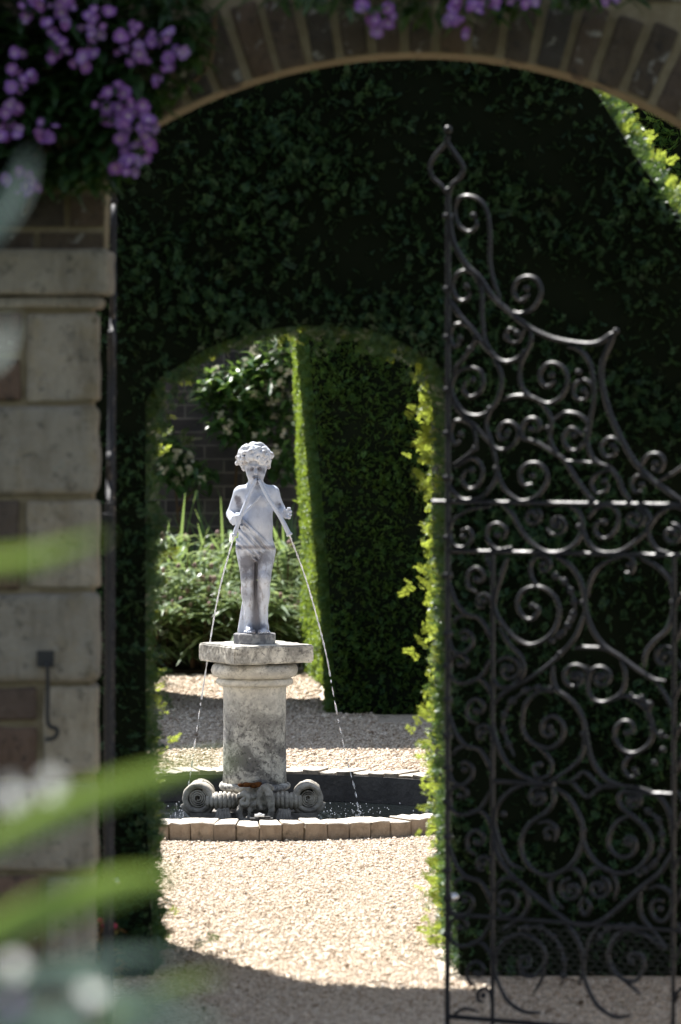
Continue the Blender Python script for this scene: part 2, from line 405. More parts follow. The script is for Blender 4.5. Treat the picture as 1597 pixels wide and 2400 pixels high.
hedge('yew_hedge', 'tall dark clipped yew hedge with an arched opening just behind the iron gate', 'clipped yew hedges', front, back, 4600, .035, M_YEW, [
    (rect(-1.25, 1.3, YF, 0, 3.05, -1.), 2.55 * 3.05, 1, False, lambda P: under_top(P) & ~inside_open(P)),
    (rect(-2.6, 1.36, YB, 0, 3.1, 1.), 3.9 * 3.1, .22, False, lambda P: under_top(P) & ~inside_open(P)),
    (strip_fn(A3, B3), 4.6 * .8, .8, True, lambda P: rng.random(len(P)) < np.interp(P[:, 1], [11.7, 12.15, 12.35], [1, .7, .12])), (strip_fn(A3, B3), 4.6 * .8, -2, True, lambda P: ((P[:, 1] < 12.3) & (P[:, 0] < .22)) | (P[:, 1] < 11.9)),
    (strip_fn([(.285, YB - .12, 0), (.27, YB - .12, .5), (.262, YB - .12, 1.62), (.22, YB - .12, 1.82)], [(.30, YB + .12, 0), (.285, YB + .12, .5), (.275, YB + .12, 1.62), (.24, YB + .12, 1.84)]), .24 * 1.85, -1.3, True, None),
    (strip_fn([(-.66, YB, 0), (-.66, YB, 1.75), (-.4, YB, 1.95), (.1, YB, 2.0)], [(-.66, YB + .1, 0), (-.66, YB + .1, 1.75), (-.4, YB + .1, 1.95), (.1, YB + .1, 2.0)]), .35, -1, True, None), (strip_fn(A3, B3), 4.6 * .8, -1, True, lambda P: (P[:, 1] > 11.95) & ((P[:, 0] > .2) | (P[:, 1] > 12.3)) & ((P[:, 2] < 1.72) | (rng.random(len(P)) < .35))),
    (rect(-.9, 1.2, YF, 0, .3, -1.), .7, -2, False, lambda P: (P[:, 0] < -.6) | (P[:, 0] > .36)), (strip_fn(T3, U3), 3.6 * .8, .9, True, None), (strip_fn(T3, U3), 3.6 * .8, -1, True, None)])

# the far hedge: right jamb seen through the opening, lintel above it, left jamb out of sight
G0, G1 = 21.6, 25.0
jf = [(-.02, 0), (-.075, .9), (-.17, 2.0), (-.2, 2.5)]; jb = [(-.185, 0), (-.20, .9), (-.24, 2.0), (-.27, 2.5)]
front = [(x, G0, z) for x, z in jf[::-1]][::-1]
outer = [(-1.45, 2.5), (-1.45, 0), (-3.4, 0), (-3.4, 4.0), (2.8, 4.0), (2.8, 0)]
front = [(x, G0, z) for x, z in jf] + [(x, G0, z) for x, z in outer]
LY = 24.05
back = [(x * 1.115 + .03, LY, z) for x, z in jf] + [(x, LY, z) for x, z in outer[:1]] + [(x, LY, z) for x, z in outer[1:4]] + [(2.8, LY, 4.0), (2.8, LY, 0)]
Fj = [(x, G0, z) for x, z in jf]; Mj = [(x * 1.09, 23.5, z) for x, z in jf]; Bj = [(x, G1, z) for x, z in jb]
kx = lambda P: P[:, 0] > np.interp(P[:, 2], [0, .9, 2.0, 2.5], [-.02, -.075, -.17, -.2])
hedge('yew_hedge', 'narrow upright yew hedge end beyond the pool, sunlit on its left edge', 'clipped yew hedges', front, back, 3800, .037, M_YEW_FAR, [
    (rect(-.25, .75, G0, 0, 2.7, -1.), 1.0 * 2.7, 1.1, False, kx),
    (rect(-.3, 1.2, LY + .2, 0, 2.5, 1.), 1.5 * 2.5, .25, False, lambda P: P[:, 0] > -.2),
    (strip_fn(Fj, Mj), 1.9 * 2.5, 1.0, True, None), (strip_fn(Mj, Bj), 1.5 * 2.5, 1.6, True, None), (strip_fn(Fj, Mj), 1.9 * 2.5, -2, True, lambda P: P[:, 1] < 22.0), (strip_fn(Mj, Bj), 1.5 * 2.5, -1.0, True, None),
    (rect(-3.4, -1.45, G0, 0, 4.0, -1.), 7.8, .32, False, None), (rect(-1.45, 2.8, G0, 2.5, 4.0, -1.), 6.4, .25, False, None),
    (strip_fn([(-1.45, G0, 0), (-1.45, G0, 2.5), (-.2, G0, 2.5)], [(-1.45, LY, 0), (-1.45, LY, 2.5), (-.3, LY, 2.5)]), 9.2, .35, True, None)])
# a third hedge closing the view past the near hedge's shoulder
front = [(1.0, 17.5, 0), (4.5, 17.5, 0), (4.5, 17.5, 3.9), (1.0, 17.5, 3.9)]; back = [(x, 18.6, z) for x, y, z in front]
hedge('yew_hedge', 'dark yew hedge corner far behind the sunlit hedge shoulder at top right', 'clipped yew hedges', front, back, 500, .09, M_YEW_FAR, [
    (rect(1.2, 2.4, 17.5, 1.9, 3.9, -1.), 2.4, 1.6, False, None), (rect(1.0, 4.5, 17.5, 0, 3.9, -1.), 10, .15, False, None)])

# ------------------------------------------------------------------ far wall
n = NT('far_wall_stone', .9, .2)
bt = n.n('ShaderNodeTexBrick'); sx = n.n('ShaderNodeCombineXYZ'); n.put(sx.inputs[0], n.sep(0)); n.put(sx.inputs[1], n.sep(2)); n.put(bt.inputs['Vector'], sx.outputs[0])
for k, v in (('Color1', (.060, .056, .058, 1)), ('Color2', (.100, .092, .090, 1)), ('Mortar', (.20, .187, .17, 1)), ('Scale', 1.0), ('Mortar Size', .008), ('Brick Width', .27), ('Row Height', .094), ('Bias', 0.), ('Mortar Smooth', .4)): bt.inputs[k].default_value = v
n.color(n.mix(n.ramp(n.noise(8, 5), [(.35, 0.), (.7, .8)]), bt.outputs['Color'], n.mix(1., bt.outputs['Color'], (.55, .55, .6), 'MULTIPLY')))
n.bump(n.math('ADD', bt.outputs['Fac'], n.noise(30, 4)), .6, .01); M_FARWALL = n.m
bm = bmesh.new(); box(bm, -6, 5, 27.5, 27.85, 0, 2.4)
fw = thing('garden_wall', (0, 27.5, 0), 'dark grey coursed stone wall behind the flower border', 'wall')
o = bmo('wall_face', bm, M_FARWALL, None); o.parent = fw; o.matrix_parent_inverse = Matrix.Translation((0, -27.5, 0))
bm = bmesh.new(); box(bm, -6, 5, 27.45, 27.9, 2.4, 2.47); o = bmo('coping', bm, M_QUOIN, None, bevel=.01); o.parent = fw; o.matrix_parent_inverse = Matrix.Translation((0, -27.5, 0))

# ------------------------------------------------------------------ the stone archway
WY, WT = 10.0, 0.20                                    # front face, thickness
MP = WY / F_PX                                         # metres per photo pixel in the wall plane
wx = lambda u: (u - CU) * MP
wz = lambda v: W(CU, v, WY).z
AXC = wx(985); AZT = wz(120); AR = 1258 * MP; AZC = AZT - AR
SPR_X = 735 * MP                                       # half width of the opening
ring = .185
arch = thing('stone_archway', (AXC, WY, 0), 'old stone garden archway with quoined pier and brick-like arch ring, in shade', 'archway')
def put(o): o.parent = arch; o.matrix_parent_inverse = Matrix.Translation((-AXC, -WY, 0)); return o
am = math.asin(SPR_X / AR)
# wall body with the opening cut out, set back behind the stone faces
bm = bmesh.new()
JB = wx(213)
inner = [(JB, 0), (JB, wz(640)), (AXC - SPR_X - .006, wz(640))] + [(AXC + (AR - .003) * math.sin(a), AZC + (AR - .003) * math.cos(a)) for a in np.linspace(-am, am, 28)] + [(AXC + SPR_X + .006, wz(640)), (2 * AXC - JB, wz(640)), (2 * AXC - JB, 0)]
out = [(AXC + 3.0, 0), (AXC + 3.0, 3.25), (AXC - 3.0, 3.25), (AXC - 3.0, 0)]
pl = inner + out
fv = [bm.verts.new((x, WY + .009, z)) for x, z in pl]; bv = [bm.verts.new((x, WY + WT - .012, z)) for x, z in pl]
f1 = bm.faces.new(fv); f2 = bm.faces.new(bv[::-1])
for i in range(len(pl)): bm.faces.new((fv[i], bv[i], bv[(i + 1) % len(pl)], fv[(i + 1) % len(pl)]))
bm.normal_update(); bmesh.ops.triangulate(bm, faces=[f1, f2]); put(bmo('mortar_core', bm, M_MORTAR))
# arch ring: separate stones on edge
bm = bmesh.new(); ns = 21; da = 2 * am / ns
for k in range(ns):
    a0 = -am + k * da + .008; a1 = -am + (k + 1) * da - .008
    a0 += random.uniform(-.002, .002); a1 += random.uniform(-.002, .002)
    r0 = AR + random.uniform(-.003, .003); r1 = AR + ring + random.uniform(-.012, .02); y0 = WY - .004 + random.uniform(-.004, .003)
    vs = []
    for y in (y0, WY + WT):
        for a, r in ((a0, r0), (a1, r0), (a1, r1), (a0, r1)): vs.append(bm.verts.new((AXC + r * math.sin(a), y, AZC + r * math.cos(a))))
    for f in ((0, 1, 2, 3), (7, 6, 5, 4), (0, 4, 5, 1), (1, 5, 6, 2), (2, 6, 7, 3), (3, 7, 4, 0)): bm.faces.new([vs[i] for i in f])
bmesh.ops.bevel(bm, geom=bm.edges[:], offset=.007, segments=2, affect='EDGES', profile=.6, clamp_overlap=True)
for _ in range(2): bmesh.ops.subdivide_edges(bm, edges=[e for e in bm.edges if e.calc_length() > .025], cuts=1, use_grid_fill=True)
roughen(put(bmo('arch_ring', bm, M_VOUSS, smooth=True)), .0032, 22.)
# spandrel masonry: courses above and beside the ring
bm = bmesh.new(); z = wz(690)
while z < 3.24:
    h = random.uniform(.068, .095); x = AXC - 3.0 + random.uniform(0, .1)
    while x < AXC + 3.0:
        l = random.uniform(.14, .3); x1 = min(x + l, AXC + 3.0)
        for xa, xb in ((x, x1),):
            zm = z + h * .5
            # clip against the ring
            dd = AR + ring + .03
            ok = lambda X, Z: (X - AXC) ** 2 + (Z - AZC) ** 2 > dd * dd
            if z < AZC + AR * math.cos(am):               # beside the opening
                if AXC - SPR_X - .005 < xb and xa < AXC + SPR_X + .005:
                    if xa < AXC - SPR_X: xb = AXC - SPR_X
                    elif xb > AXC + SPR_X: xa = AXC + SPR_X
                    else: continue
            def edge(Z): return math.sqrt(max(0, dd * dd - (Z - AZC) ** 2))
            e = max(edge(z), edge(z + h)) if z + h > AZC + AR * math.cos(am) - .02 else 0
            if e and abs(AZC) < 9 and z < AZC + dd:
                if xa < AXC and xb > AXC - e: xb = AXC - e
                if xb > AXC and xa < AXC + e: xa = AXC + e
            if xb - xa > .035 and not (xa < AXC - 1.02 and z < wz(600) - .05): box(bm, xa + .008, xb - .008, WY - .003 + random.uniform(-.004, .004), WY + WT, z + .008, z + h - .008, .002)
        x = x1
    z += h
put(bmo('spandrel', bm, M_VOUSS, bevel=.006))
# piers
BL = [(-330, 258, 585, 690, 'i'), (-330, 236, 695, 722, 'i2'), (65, 230, 735, 940, 'a'), (-60, 48, 735, 828, 'r'), (-60, 48, 842, 940, 'r'), (-330, -75, 735, 940, 'r'),
      (-330, 228, 952, 1160, 'q'), (62, 230, 1174, 1380, 'a'), (-80, 45, 1174, 1270, 'r'), (-80, 45, 1284, 1380, 'r'), (-330, -95, 1174, 1380, 'r'), (-330, 232, 1392, 1598, 'q'),
      (100, 226, 1610, 1818, 'a'), (-80, 84, 1612, 1690, 'r'), (-80, 84, 1704, 1818, 'r'), (-330, -95, 1610, 1818, 'r'), (-330, 226, 1832, 2040, 'q'), (105, 222, 2054, 2262, 'a'),
      (-80, 90, 2054, 2150, 'r'), (-80, 90, 2164, 2262, 'r'), (-330, -95, 2054, 2262, 'r'), (-330, 236, 2276, 2516, 'q')]
for side in (0, 1):
    for u0, u1, v0, v1, ty in BL:
        x0, x1 = wx(u0), wx(u1)
        if side: x0, x1 = 2 * AXC - x1, 2 * AXC - x0
        yo = {'a': -.006, 'q': -.016, 'r': -.007, 'i': -.05, 'i2': -.022}[ty] + random.uniform(-.003, .003); t_ = ty[0]
        bm = bmesh.new(); box(bm, x0, x1, WY + yo, WY + (WT + .02 if t_ == 'i' else .105), wz(v1), wz(v0), .002)
        cuts = max(2, int((x1 - x0) / .022)); bmesh.ops.bevel(bm, geom=bm.edges[:], offset={'a': .012, 'q': .026, 'r': .009, 'i': .014}[t_], segments={'a': 3, 'q': 5, 'r': 2, 'i': 3}[t_], affect='EDGES', profile=.6, clamp_overlap=True)
        for _ in range(3): bmesh.ops.subdivide_edges(bm, edges=[e for e in bm.edges if e.calc_length() > .03], cuts=1, use_grid_fill=True)
        roughen(put(bmo({'a': 'ashlar_block', 'q': 'quoin', 'r': 'rubble_stone', 'i': 'impost'}[t_], bm, {'a': M_ASHLAR, 'q': M_QUOIN, 'r': M_REDSTONE, 'i': M_QUOIN}[t_], smooth=True)), .0055, 14.)
    # plain rubble further out
    bm = bmesh.new(); z = 0.01
    while z < wz(722) - .05:
        h = random.uniform(.08, .14); xa = AXC - 3.0 if not side else 2 * AXC - wx(-342); xe = wx(-342) if not side else AXC + 3.0
        while xa < xe - .05:
            l = min(random.uniform(.15, .32), xe - xa); box(bm, xa + .007, xa + l - .007, WY + random.uniform(-.005, .005), WY + WT, z + .007, z + h - .007, .002); xa += l
        z += h
    put(bmo('rubble_walling', bm, M_REDSTONE, bevel=.009))
bm = bmesh.new(); box(bm, AXC - 3.05, AXC + 3.05, WY - .04, WY + WT + .04, 3.25, 3.33); put(bmo('wall_coping', bm, M_QUOIN, bevel=.012))

# hook hanging on the pier
hk = thing('gate_hook', W(105, 1543, WY - .02), 'black iron cabin hook hanging from a square plate on the left pier', 'hook')
hz = lambda u, v: ((u - 105) * MP, -.022, -(v - 1543) * MP)
bm = bmesh.new(); box(bm, *(lambda a, b: (a[0], b[0], -.012, .006, b[2], a[2]))(hz(88, 1525), hz(127, 1563))); bmo('plate', bm, M_BLACK, hk, bevel=.004)
bm = bmesh.new(); tube(bm, [hz(*p) for p in catmull([(112, 1550), (114, 1600), (113, 1660), (114, 1692), (122, 1703), (133, 1706), (136, 1716), (128, 1728), (108, 1732)], 5)], .0055, 8); bmo('hook_bar', bm, M_BLACK, hk, smooth=True)

# ------------------------------------------------------------------ wrought iron gate
GH = Vector((.995, 10.27)); GL = Vector((.29, 10.67)); GE = (GL - GH).normalized(); GW = (GL - GH).length
GN = Vector((-GE.y, GE.x))
def gp(u, v):
    d = W(u, v, 1.0) - Vector((0, 0, CAM_H)); t = GN.dot(GH) / GN.dot(Vector((d.x, d.y)))
    p = d * t; return ((Vector((p.x, p.y)) - GH).dot(GE), p.z + CAM_H)
gate = thing('iron_gate', (GH.x, GH.y, 0), 'black wrought iron gate leaf full of scrolls, half open across the right side', 'gate', 'pair of wrought iron gate leaves', math.atan2(GE.y, GE.x))
def bar(bm, pts, th=.009, dep=.014, taper=0):
    """flat bar swept along (x, z) points, chamfered section"""
    P = np.asarray(pts, float); n_ = len(P); rings = []
    for i in range(n_):
        t = P[min(i + 1, n_ - 1)] - P[max(i - 1, 0)]; t /= max(np.hypot(*t), 1e-9); nx, nz = -t[1], t[0]
        k = 1.0
        if taper: k = min(1, .55 + .45 * min(i, n_ - 1 - i) / max(1, taper))
        h, d = th / 2 * k, dep / 2 * k; c = .35
        rings.append([bm.verts.new((P[i, 0] + nx * a * h, b * d, P[i, 1] + nz * a * h)) for a, b in ((1, c), (c, 1), (-c, 1), (-1, c), (-1, -c), (-c, -1), (c, -1), (1, -c))])
    for i in range(n_ - 1):
        for k in range(8): bm.faces.new((rings[i][k], rings[i][(k + 1) % 8], rings[i + 1][(k + 1) % 8], rings[i + 1][k]))
    bm.faces.new(rings[0][::-1]); bm.faces.new(rings[-1])
def gball(bm, u, v, r=.0085): x, z = gp(u, v); sphere(bm, (x, 0, z), r, 10)
def scroll(px, ball=(), th=.009, dep=.014, name='scroll', m=None, leafy=False):
    bm = bmesh.new()
    pts = catmull([gp(*p) for p in px], 6)
    bar(bm, pts, th * .88, dep, 4)
    for b in ball: gball(bm, *b)
    if leafy:
        for p in pts[2::5]: sphere(bm, (p[0], 0, p[1]), .011, 8, (1, .8, 1))
    return bmo(name, bm, m or M_IRON, gate)
def spi(cx, cy, r0, a0, turns, r1=5, n_=None):
    """spiral from outside in; angles in degrees, 0 = right, 90 = up; turns < 0 clockwise"""
    n_ = n_ or int(abs(turns) * 9) + 2
    return [(cx + (r0 + (r1 - r0) * t) * math.cos(R(a0 + 360 * turns * t)), cy - (r0 + (r1 - r0) * t) * math.sin(R(a0 + 360 * turns * t))) for t in np.linspace(0, 1, n_)]
# stiles and rails
def vbar(u, v0, v1, th=.014, name='stile'):
    bm = bmesh.new(); x = gp(u, 1200)[0]; bar(bm, [(x, gp(u, v)[1]) for v in np.linspace(v0, v1, 8)], th, .016); return bmo(name, bm, M_IRON, gate)
def hbar(u0, u1, v, th=.013, name='rail'):
    bm = bmesh.new(); z = gp(1100, v)[1]; bar(bm, [(x, z) for x in np.linspace(gp(u0, v)[0], gp(u1, v)[0], 8)], th, .016); return bmo(name, bm, M_IRON, gate)
vbar(1050, 445, 2412); vbar(1156, 1300, 2405, .010, 'upright'); vbar(1581, 1300, 2412, .010, 'upright'); vbar(1690, 1178, 2440, .016)
hbar(1015, 1690, 1177); hbar(1050, 1690, 1292, .011); hbar(1050, 1690, 2146, .009); hbar(1050, 1690, 2386, .013)
hbar(1160, 1300, 1828, .011); hbar(1464, 1581, 1836, .011)
scroll([(1300, 1830), (1339, 1834), (1352, 1846), (1377, 1868), (1400, 1852), (1432, 1838), (1464, 1842)], name='rail')
scroll([(1300, 1830), (1335, 1832), (1352, 1822), (1369, 1809), (1390, 1826), (1411, 1843), (1464, 1843)], name='rail')
# finial
bm = bmesh.new()
bar(bm, catmull([gp(*p) for p in [(1050, 318), (1050, 335), (1068, 362), (1086, 392), (1079, 416), (1060, 432), (1053, 452)]], 5), .011, .013)
bar(bm, catmull([gp(*p) for p in [(1049, 318), (1045, 336), (1021, 364), (1008, 390), (1014, 415), (1034, 434), (1047, 452)]], 5), .010, .013)
gball(bm, 1050, 304, .0115); gball(bm, 1051, 447, .011); bmo('finial', bm, M_IRON, gate, smooth=True)
# collars along the stile
for v in (506, 677, 790, 913, 1015, 1120, 1260, 1348, 1485, 1560, 1640, 1725, 1800, 1880, 1960, 2040, 2105, 2190):
    bm = bmesh.new(); x, z = gp(1050, v); box(bm, x - .009, x + .009, -.011, .011, z - .007, z + .007); sphere(bm, (x + .009, 0, z), .007, 8); bmo('collar', bm, M_IRON, gate, smooth=True)
# crest
scroll([(1055, 506), (1061, 561), (1090, 616), (1122, 648), (1153, 693), (1185, 723), (1232, 762), (1279, 786), (1318, 798), (1373, 806), (1405, 802), (1429, 787), (1440, 779)], [(1444, 776)], .015, .016, 'crest_bar')
scroll([(1173, 699), (1159, 663), (1149, 616), (1149, 545), (1141, 494), (1122, 467), (1094, 459), (1073, 470), (1066, 500), (1078, 530), (1102, 543), (1117, 530), (1115, 512)], [(1110, 505)], .011)
scroll([(1204, 730), (1222, 734), (1251, 722), (1269, 687), (1259, 656), (1236, 648), (1212, 660), (1205, 687), (1222, 705), (1240, 690)], [(1234, 676)], .011)
scroll([(1150, 818), (1137, 797), (1131, 742), (1129, 683), (1110, 642), (1086, 635), (1066, 650), (1062, 680), (1076, 702), (1094, 702), (1102, 684)], [(1094, 672)], .011)
scroll([(1053, 699), (1074, 734), (1106, 770), (1133, 808), (1152, 826), (1167, 841), (1190, 848), (1213, 841), (1226, 828)], [(1228, 826)], .013, .016, 'crest_bar')
scroll([(1243, 770), (1246, 795), (1240, 815), (1226, 842), (1219, 866), (1221, 900), (1236, 923), (1263, 938), (1289, 945), (1316, 930), (1330, 900), (1326, 869), (1305, 852), (1282, 854), (1267, 873), (1268, 894), (1284, 906), (1300, 893)], [(1293, 879)], .011)
scroll([(1232, 765), (1215, 800), (1196, 800), (1186, 786), (1195, 770), (1211, 775)], [(1212, 780), (1187, 790)], .009)
scroll([(1156, 843), (1173, 869), (1176, 904), (1164, 942), (1145, 965), (1118, 974), (1087, 965), (1065, 934), (1059, 904), (1072, 874), (1101, 862), (1126, 869), (1134, 896), (1126, 919), (1103, 930), (1087, 915), (1092, 894)], [(1108, 890), (1148, 958)], .011)
scroll([(1060, 880), (1068, 862), (1086, 842), (1101, 820), (1115, 795), (1107, 772), (1084, 759), (1063, 764), (1056, 790), (1066, 813), (1078, 803)], [(1078, 793), (1103, 818)], .010)
scroll([(1179, 938), (1206, 928), (1236, 928), (1263, 938), (1282, 961), (1293, 987), (1289, 1022), (1297, 1048), (1312, 1072)], [(1285, 1004)], .011)
scroll([(1060, 945), (1087, 976), (1114, 999), (1145, 1033), (1164, 1050), (1187, 1053), (1209, 1036), (1216, 1010), (1203, 992), (1183, 991), (1168, 1010), (1175, 1029), (1191, 1023)], [(1190, 1012)], .011)
scroll([(1164, 942), (1148, 966), (1140, 995), (1150, 1030), (1160, 1067), (1165, 1098)], [], .010)
scroll([(1259, 1012), (1267, 997), (1256, 981), (1236, 984), (1224, 1006), (1226, 1026), (1244, 1032), (1267, 1041), (1297, 1060), (1324, 1079), (1350, 1121), (1381, 1163), (1398, 1178)], [(1245, 1006)], .012)
scroll([(1366, 1020), (1341, 1003), (1322, 1022), (1327, 1045), (1347, 1056), (1368, 1040), (1381, 1010), (1375, 987), (1354, 970), (1324, 968), (1299, 984)], [(1343, 1020), (1376, 1011)], .011)
scroll([(1377, 1030), (1380, 1050), (1388, 1071), (1404, 1085), (1430, 1098), (1449, 1121), (1461, 1151), (1480, 1178)], [], .012)
scroll([(1324, 1079), (1350, 1082), (1380, 1084), (1404, 1086), (1432, 1093)], [], .009)
scroll([(1331, 812), (1358, 820), (1381, 847), (1390, 881), (1393, 930), (1385, 980), (1377, 1045)], [], .011)
scroll([(1391, 912), (1385, 898), (1369, 890), (1349, 900), (1344, 920), (1354, 935), (1370, 936), (1378, 920)], [(1368, 915), (1356, 872)], .010)
scroll([(1440, 782), (1430, 805), (1413, 847), (1411, 892), (1423, 949), (1442, 999), (1465, 1045), (1491, 1087), (1529, 1125), (1564, 1151), (1600, 1174)], [], .015, .016, 'crest_bar')
scroll([(1455, 1034), (1432, 1026), (1412, 1040), (1412, 1060), (1426, 1072), (1443, 1062), (1444, 1046)], [(1436, 1046)], .010)
scroll([(1525, 1122), (1508, 1108), (1506, 1086), (1522, 1066), (1545, 1064), (1557, 1083), (1546, 1104), (1529, 1098)], [(1535, 1086)], .010)
scroll([(1529, 1125), (1499, 1114), (1481, 1130), (1488, 1152), (1506, 1150)], [(1504, 1136)], .009)
scroll([(1540, 1132), (1560, 1118), (1580, 1108), (1605, 1088)], [], .010)
scroll([(1432, 1100), (1402, 1110), (1387, 1132), (1398, 1156), (1418, 1152), (1428, 1136)], [(1417, 1128)], .010)
scroll([(1053, 1136), (1068, 1159), (1091, 1171), (1126, 1166), (1148, 1147), (1164, 1121), (1164, 1094)], [], .011)
scroll([(1064, 1098), (1103, 1075), (1126, 1086), (1132, 1113), (1118, 1140), (1099, 1144), (1083, 1124), (1092, 1103)], [(1106, 1102)], .010)
scroll([(1061, 1090), (1091, 1071), (1114, 1048), (1115, 1022), (1107, 999), (1087, 986), (1065, 988), (1057, 1015), (1066, 1041), (1080, 1032)], [(1080, 1018), (1114, 1050)], .009)
scroll([(1164, 1094), (1179, 1140), (1206, 1166), (1228, 1174), (1259, 1163), (1282, 1132), (1281, 1106), (1263, 1086), (1236, 1088), (1219, 1109), (1228, 1136), (1248, 1134)], [(1249, 1115), (1163, 1098)], .011)
# frieze between the two upper rails
scroll([(1150, 1188), (1103, 1194), (1066, 1216), (1054, 1245), (1062, 1275), (1087, 1282), (1107, 1262), (1100, 1240), (1082, 1243)], [(1086, 1258)], .010)
scroll([(1200, 1282), (1168, 1287), (1144, 1266), (1145, 1238), (1167, 1226), (1187, 1241), (1180, 1264)], [(1166, 1254)], .010)
scroll([(1179, 1184), (1202, 1207), (1221, 1241), (1247, 1272), (1282, 1293), (1324, 1291), (1354, 1268), (1366, 1236), (1358, 1203), (1336, 1184)], [(1358, 1234)], .012)
scroll(spi(1248, 1211, 22, 60, -1.3, 5), [(1246, 1200)], .009); scroll(spi(1306, 1229, 26, 200, 1.4, 5), [(1308, 1226)], .010)
scroll([(1366, 1236), (1377, 1268), (1404, 1292), (1449, 1294), (1491, 1268), (1524, 1232), (1516, 1200), (1490, 1184)], [(1517, 1230)], .012)
scroll([(1380, 1215), (1398, 1192), (1430, 1186), (1449, 1205), (1446, 1238), (1420, 1262), (1398, 1250), (1398, 1228), (1415, 1220)], [(1417, 1224)], .010)
scroll(spi(1487, 1215, 26, 80, -1.4, 5), [(1490, 1206)], .010); scroll([(1524, 1232), (1522, 1257), (1541, 1287), (1571, 1296)], [], .011); scroll(spi(1575, 1252, 26, 90, -1.4, 5), [(1574, 1246)], .010)
scroll([(1525, 1235), (1545, 1205), (1580, 1188), (1612, 1200)], [], .010)
# large panels
scroll([(1251, 1417), (1263, 1430), (1247, 1451), (1225, 1443), (1213, 1413), (1228, 1384), (1263, 1375), (1293, 1390), (1311, 1424), (1305, 1466), (1282, 1496), (1244, 1511), (1206, 1493), (1175, 1458), (1160, 1424), (1164, 1386), (1179, 1340), (1190, 1308)], [(1248, 1420)], .012)
scroll([(1263, 1375), (1248, 1356), (1244, 1325), (1258, 1306), (1284, 1308), (1290, 1328), (1276, 1340), (1266, 1330)], [(1272, 1322)], .010)
scroll([(1293, 1346), (1320, 1360), (1338, 1385), (1347, 1417), (1340, 1450), (1320, 1481), (1293, 1500)], [(1294, 1502), (1320, 1482), (1338, 1452)], .007, .012, 'leaf_spray', None, True)
scroll([(1305, 1304), (1335, 1325), (1358, 1356), (1369, 1394), (1374, 1432), (1388, 1474), (1415, 1512), (1453, 1538), (1495, 1569), (1533, 1592), (1560, 1596)], [(1367, 1412)], .013)
scroll([(1345, 1519), (1381, 1517), (1419, 1521), (1445, 1534)], [], .011)
scroll([(1372, 1432), (1350, 1490), (1312, 1535), (1267, 1573), (1220, 1602), (1180, 1625), (1160, 1650)], [(1312, 1533)], .011)
scroll([(1503, 1308), (1541, 1329), (1571, 1363), (1579, 1413), (1567, 1470), (1533, 1504), (1514, 1531), (1510, 1565)], [(1577, 1412)], .012)
scroll([(1378, 1400), (1381, 1375), (1396, 1340), (1423, 1317), (1468, 1302), (1486, 1318), (1482, 1340), (1466, 1342)], [(1476, 1325)], .010)
scroll([(1156, 1300), (1140, 1304), (1150, 1330), (1156, 1350)], [], .009)
scroll([(1170, 1470), (1195, 1510), (1222, 1540), (1228, 1575), (1205, 1606), (1172, 1610), (1158, 1590)], [], .011); scroll(spi(1193, 1570, 32, 150, -1.5, 5), [(1194, 1570)], .010)
scroll([(1297, 1560), (1297, 1592), (1306, 1617), (1328, 1632), (1354, 1659), (1369, 1693), (1376, 1731), (1385, 1773), (1404, 1808), (1430, 1831), (1464, 1842)], [(1367, 1720)], .013)
scroll(spi(1348, 1588, 34, 0, 1.6, 5), [(1349, 1588)], .011); scroll(spi(1409, 1588, 30, 200, -1.6, 5), [(1408, 1588)], .011)
scroll([(1378, 1560), (1381, 1625), (1407, 1645), (1438, 1638), (1461, 1617), (1466, 1580), (1455, 1545)], [], .011)
scroll([(1372, 1700), (1366, 1766), (1343, 1796), (1312, 1819), (1290, 1832)], [], .010)
scroll([(1289, 1708), (1298, 1718), (1284, 1726), (1271, 1712), (1276, 1690), (1296, 1678), (1315, 1690), (1323, 1712), (1312, 1739), (1286, 1754), (1251, 1743), (1228, 1716), (1225, 1682), (1234, 1648), (1262, 1622), (1301, 1620)], [(1288, 1704)], .011)
scroll([(1255, 1746), (1282, 1769), (1294, 1792), (1286, 1818), (1262, 1822), (1250, 1804), (1260, 1788)], [(1265, 1792)], .010)
scroll([(1156, 1690), (1162, 1731), (1183, 1781), (1213, 1811), (1244, 1827), (1268, 1830)], [], .013)
scroll([(1301, 1618), (1267, 1612), (1235, 1618), (1198, 1648), (1179, 1690), (1187, 1731), (1206, 1772)], [(1230, 1619), (1198, 1646)], .007, .012, 'leaf_spray', None, True)
scroll([(1470, 1722), (1484, 1712), (1480, 1694), (1462, 1690), (1445, 1704), (1442, 1731), (1461, 1758), (1491, 1764), (1522, 1743), (1530, 1712), (1522, 1674), (1499, 1648), (1468, 1632), (1440, 1638)], [(1470, 1718)], .011)
scroll([(1468, 1632), (1500, 1636), (1522, 1652), (1522, 1684), (1536, 1714), (1566, 1728)], [(1524, 1650)], .007, .012, 'leaf_spray', None, True)
scroll([(1516, 1750), (1475, 1775), (1462, 1800), (1478, 1822), (1498, 1812)], [(1489, 1806), (1534, 1788), (1554, 1757)], .010)
scroll([(1533, 1592), (1560, 1630), (1578, 1670)], [], .010); scroll(spi(1560, 1540, 26, 60, 1.5, 5), [(1554, 1538)], .010)
